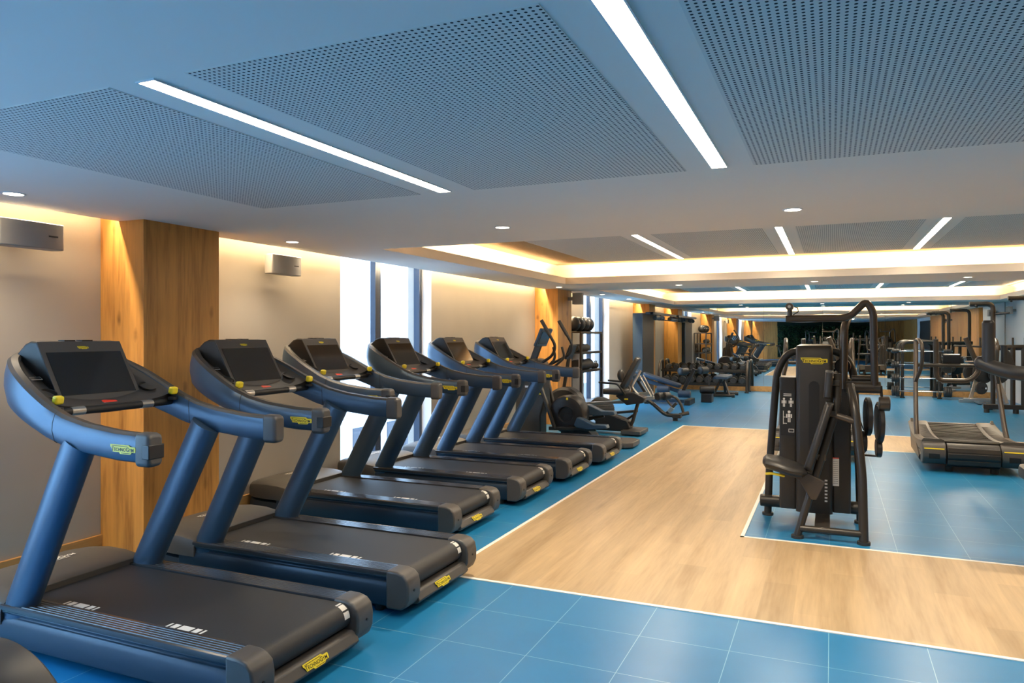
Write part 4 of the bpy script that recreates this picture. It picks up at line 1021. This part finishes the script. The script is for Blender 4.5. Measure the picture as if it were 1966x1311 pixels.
# ---- barbell rack at the mirror
O = (1.97, 20.6, 0); t = thing('barbell_rack', 'black double arch barbell rack in front of the mirror', 'rack', O)
for y, x0, x1, h in ((20.38, 1.62, 2.42, 1.41), (20.78, 1.56, 2.36, 1.39)):
    part('arch', B(O).tube(fil([(x0, y, .02), (x0, y, h-.02), (x1, y, h-.02), (x1, y, .02)], .16), .038, 14), 'char', t)
    for x in (x0, x1): part('foot', B(O).cyl((x, y, 0), (x, y, .03), .055), 'rubber', t)
for z in (1.12, .79, .46, .14):
    for x in (1.62, 2.42): part('bar_hook', B(O).box(x-.03, x+.03, 20.26, 20.36, z-.03, z+.015), 'char', t, 0.004)
bb = None
for z, x, dr, lb in ((1.155, 2.02, .055, 'plain looking barbell on the top hooks of the barbell rack'), (.825, 2.02, .075, 'barbell on the second hooks of the barbell rack'),
                 (.495, 2.02, .105, 'barbell with medium heads on the third hooks of the barbell rack'), (.175, 2.02, .125, 'barbell with the largest heads, lowest on the barbell rack')):
    bb = thing('barbell', lb, 'barbell', (x, 20.31, z), 0, 'barbells on the rack')
    part('bar', B().tube([(-.66, 0, 0), (.66, 0, 0)], .014, 12), 'chrome', bb)
    for s in (-1, 1):
        part('barbell_head', B().lathe((s*.48, 0, 0), (s, 0, 0), [(0, .02), (0, dr*.92), (.01, dr), (.05, dr), (.055, dr*.9), (.06, dr), (.10, dr), (.105, dr*.9), (.11, dr), (.15, dr), (.16, dr*.9), (.16, .02)], 22), 'rubber', bb)

# ---- plate loaded machine and power rack at the far right
O = (3.1, 19.3, 0); t = thing('plate_bench', 'grey framed plate loaded press with big black weight discs, left of the power rack', 'gym machine', O)
part('base_beam', B(O).box(2.72, 3.25, 19.0, 19.08, .08, .14), 'silver', t, 0.006)
part('upright', B(O).bar((2.85, 19.04, .10), (3.10, 19.3, .95), .07, .05, up=(0, 1, 0)), 'silver', t, 0.006)
part('upright', B(O).bar((3.55, 19.04, .04), (3.30, 19.3, .95), .07, .05, up=(0, 1, 0)), 'silver', t, 0.006)
part('base_beam', B(O).box(2.7, 3.6, 19.5, 19.6, 0, .08).box(3.0, 3.08, 19.0, 19.6, .02, .08), 'silver', t, 0.006)
for x, y, z, r_ in ((2.92, 19.2, .72, .22), (3.12, 19.15, .72, .25), (3.42, 19.2, .72, .25), (3.05, 18.95, .38, .14)):
    d_ = part('weight_disc', weight_disc(B(O), (x, y, z), (.55, -1, 0), r_, .05), 'rubber', t)
part('disc_peg', B(O).tube([(3.0, 19.05, .38), (3.12, 18.83, .38)], .022, 12), 'chrome', t)
part('cross_bar', B(O).tube([(2.75, 19.1, .95), (3.65, 19.2, .95)], .025, 12), 'chrome', t)
O = (3.2, 17.4, 0); t = thing('power_rack', 'tall black power rack with pull up arms and dip bars near the right wall', 'rack', O)
for y, x in ((17.5, 3.02), (17.95, 3.10)):
    part('pull_up_mast', B(O).tube(fil([(x, y, .10), (x, y, 2.19), (x-.42, y-.05, 2.19)], .12), .045, 14), 'char', t)
    part('pull_up_grip', B(O).tube([(x-.30, y-.10, 2.14), (x-.40, y+.06, 2.2)], .02, 10), 'dark', t)
part('top_arm', B(O).tube(fil([(3.72, 17.2, .10), (3.72, 17.2, 2.28), (3.22, 17.2, 2.28)], .12), .045, 14), 'char', t)
part('top_grip', B(O).tube([(3.26, 17.12, 2.22), (3.26, 17.28, 2.29)], .022, 10), 'dark', t)
for z in (1.98, 1.32): part('side_peg', B(O).tube([(3.06, 17.45, z), (3.26, 17.30, z+.01)], .022, 10), 'dark', t)
for x in (3.30, 3.48, 3.70): part('rack_upright', B(O).tube([(x, 17.2, .10), (x, 17.2, 1.30)], .045, 12), 'char', t)
part('dip_beam', B(O).tube([(2.85, 17.25, 1.30), (3.80, 17.2, 1.31)], .055, 14), 'char', t)
for x in (2.75, 2.86, 3.30, 3.50): part('dip_horn', B(O).tube([(x, 17.2, 1.33), (x, 17.2, 1.50)], .018, 10), 'char', t)
part('long_bar', B(O).tube([(2.30, 17.25, 1.335), (2.90, 17.25, 1.31)], .018, 10), 'char', t)
part('base_beam', B(O).box(2.80, 3.85, 17.15, 17.27, .08, .17), 'char', t, 0.008)
part('base_beam', B(O).box(2.98, 3.10, 17.27, 18.0, .06, .14), 'char', t, 0.008)
for x, y in ((2.86, 17.2), (3.35, 17.2), (3.80, 17.2), (3.04, 17.9)): part('foot', B(O).cyl((x, y, 0), (x, y, .08), .05), 'rubber', t)

# ---- machine whose padded arm enters the photo at the right edge
O = (1.9, 5.6, 0); t = thing('chest_press_machine', 'strength machine at the right edge, only its thick padded arm and pad tip in view', 'gym machine', O)
part('padded_arm', B(O).tube(spline([(.905, 5.60, 1.375), (.97, 5.55, 1.345), (1.06, 5.50, 1.32), (1.20, 5.50, 1.315), (1.45, 5.60, 1.33), (1.75, 5.80, 1.36)], 5), .046, 20), 'pad', t)
part('arm_end', B(O).ball((.905, 5.60, 1.375), .046, 18, 10), 'pad', t)
part('arm_post', B(O).lathe((.935, 5.57, 1.38), (0, 0, 1), [(0, .036), (.25, .036), (.262, .034), (.272, .026)], 22), 'pad', t)
part('inner_post', B(O).tube([(1.03, 5.62, 1.34), (1.03, 5.62, 1.49)], .018, 12), 'char', t)
part('gusset', B(O).prism([(1.02, 1.34), (1.10, 1.34), (1.06, 1.45), (1.03, 1.48)], 'y', 5.61, 5.63), 'char', t, 0.003)
part('column', B(O).bar((1.8, 5.8, .05), (1.8, 5.8, 1.55), .14, .12, up=(0, 1, 0)), 'char', t, 0.01)
part('base', B(O).box(1.35, 2.3, 5.55, 5.67, 0, .08).box(1.74, 1.86, 5.0, 6.5, 0, .08), 'char', t, 0.01)
part('seat_pad', padloft(O, (1.12, 5.60, .675), (1.62, 5.60, .675), .30, .085), 'pad', t)
part('seat_post', B(O).tube([(1.45, 5.6, .06), (1.45, 5.6, .64)], .03, 12), 'char', t)

# ---- round housing cut off at the lower left corner
O = (-2.2, 1.1, 0); t = thing('spin_bike', 'rounded dark grey wheel housing cut off by the lower left corner, before the nearest treadmill', 'exercise bike', O)
c = (-1.83, 1.12, .558)
part('round_housing', B(O).lathe(c, (0, -1, 0), [(-.02, .03), (-.02, .255), (-.008, .268), (.012, .270), (.085, .268), (.10, .262), (.10, .03)], 64), 'grey', t)
part('housing_cover', B(O).lathe(c, (0, -1, 0), [(.101, .03), (.101, .256), (.108, .250), (.125, .18), (.13, .03)], 64), 'cap', t)
part('support', B(O).bar((-1.83, 1.08, .05), (-1.83, 1.08, .36), .08, .06, up=(0, 1, 0)), 'char', t, 0.008)
part('floor_bar', B(O).box(-1.88, -1.78, .80, 1.36, 0, .06), 'char', t, 0.01)
part('floor_bar', B(O).box(-2.85, -2.75, .80, 1.36, 0, .06), 'char', t, 0.01)
part('frame_beam', B(O).box(-2.8, -1.83, 1.04, 1.12, .03, .10), 'char', t, 0.01)
part('seat_tube', B(O).tube([(-2.35, 1.08, .08), (-2.55, 1.08, .92)], .03, 12), 'char', t)
part('saddle', padloft(O, (-2.68, 1.08, .95), (-2.42, 1.08, .95), .16, .06), 'pad', t)

# ---- speakers, sensor
def wall_speaker(label, loc, w_, h, d, rz, mark=True):
    t = thing('wall_speaker', label, 'speaker', loc, rz, 'wall speakers')
    b = B().prism([(0, -w_/2+.02), (d*.55, -w_/2), (d*.9, -w_/2+.004), (d, -w_/2+.02), (d+.008, 0), (d, w_/2-.02), (d*.9, w_/2-.004), (d*.55, w_/2), (0, w_/2-.02)], 'z', -h/2, h/2)
    part('speaker_shell', b, 'speaker', t, 0.006)
    part('wall_bracket', B().box(-.09, 0.002, -.03, .03, -.03, .03), 'speaker', t, 0.004)
    if mark: part('maker_mark', B().box(d+.0035, d+.006, w_/2-.115, w_/2-.055, -.006, .004), 'grey', t)
    return t
wall_speaker('wide grey speaker high on the wall at the left edge of the photo', (-4.66, 2.975, 2.185), .42, .165, .11, 0)
wall_speaker('small grey speaker on the wall between the wooden pillar and the window', (-4.66, 5.30, 2.195), .40, .175, .11, 0)
wall_speaker('white speaker hanging beside the second wooden pillar', (-4.23, 12.42, 2.20), .20, .20, .18, .15, False)
wall_speaker('pale speaker on the right pier beside the mirror', (3.815, 20.0, 2.12), .30, .17, .09, PI, False)
wall_speaker('pale speaker on the right wall panelling, seen in the mirror', (3.945, 10.6, 2.08), .40, .17, .10, PI, False)
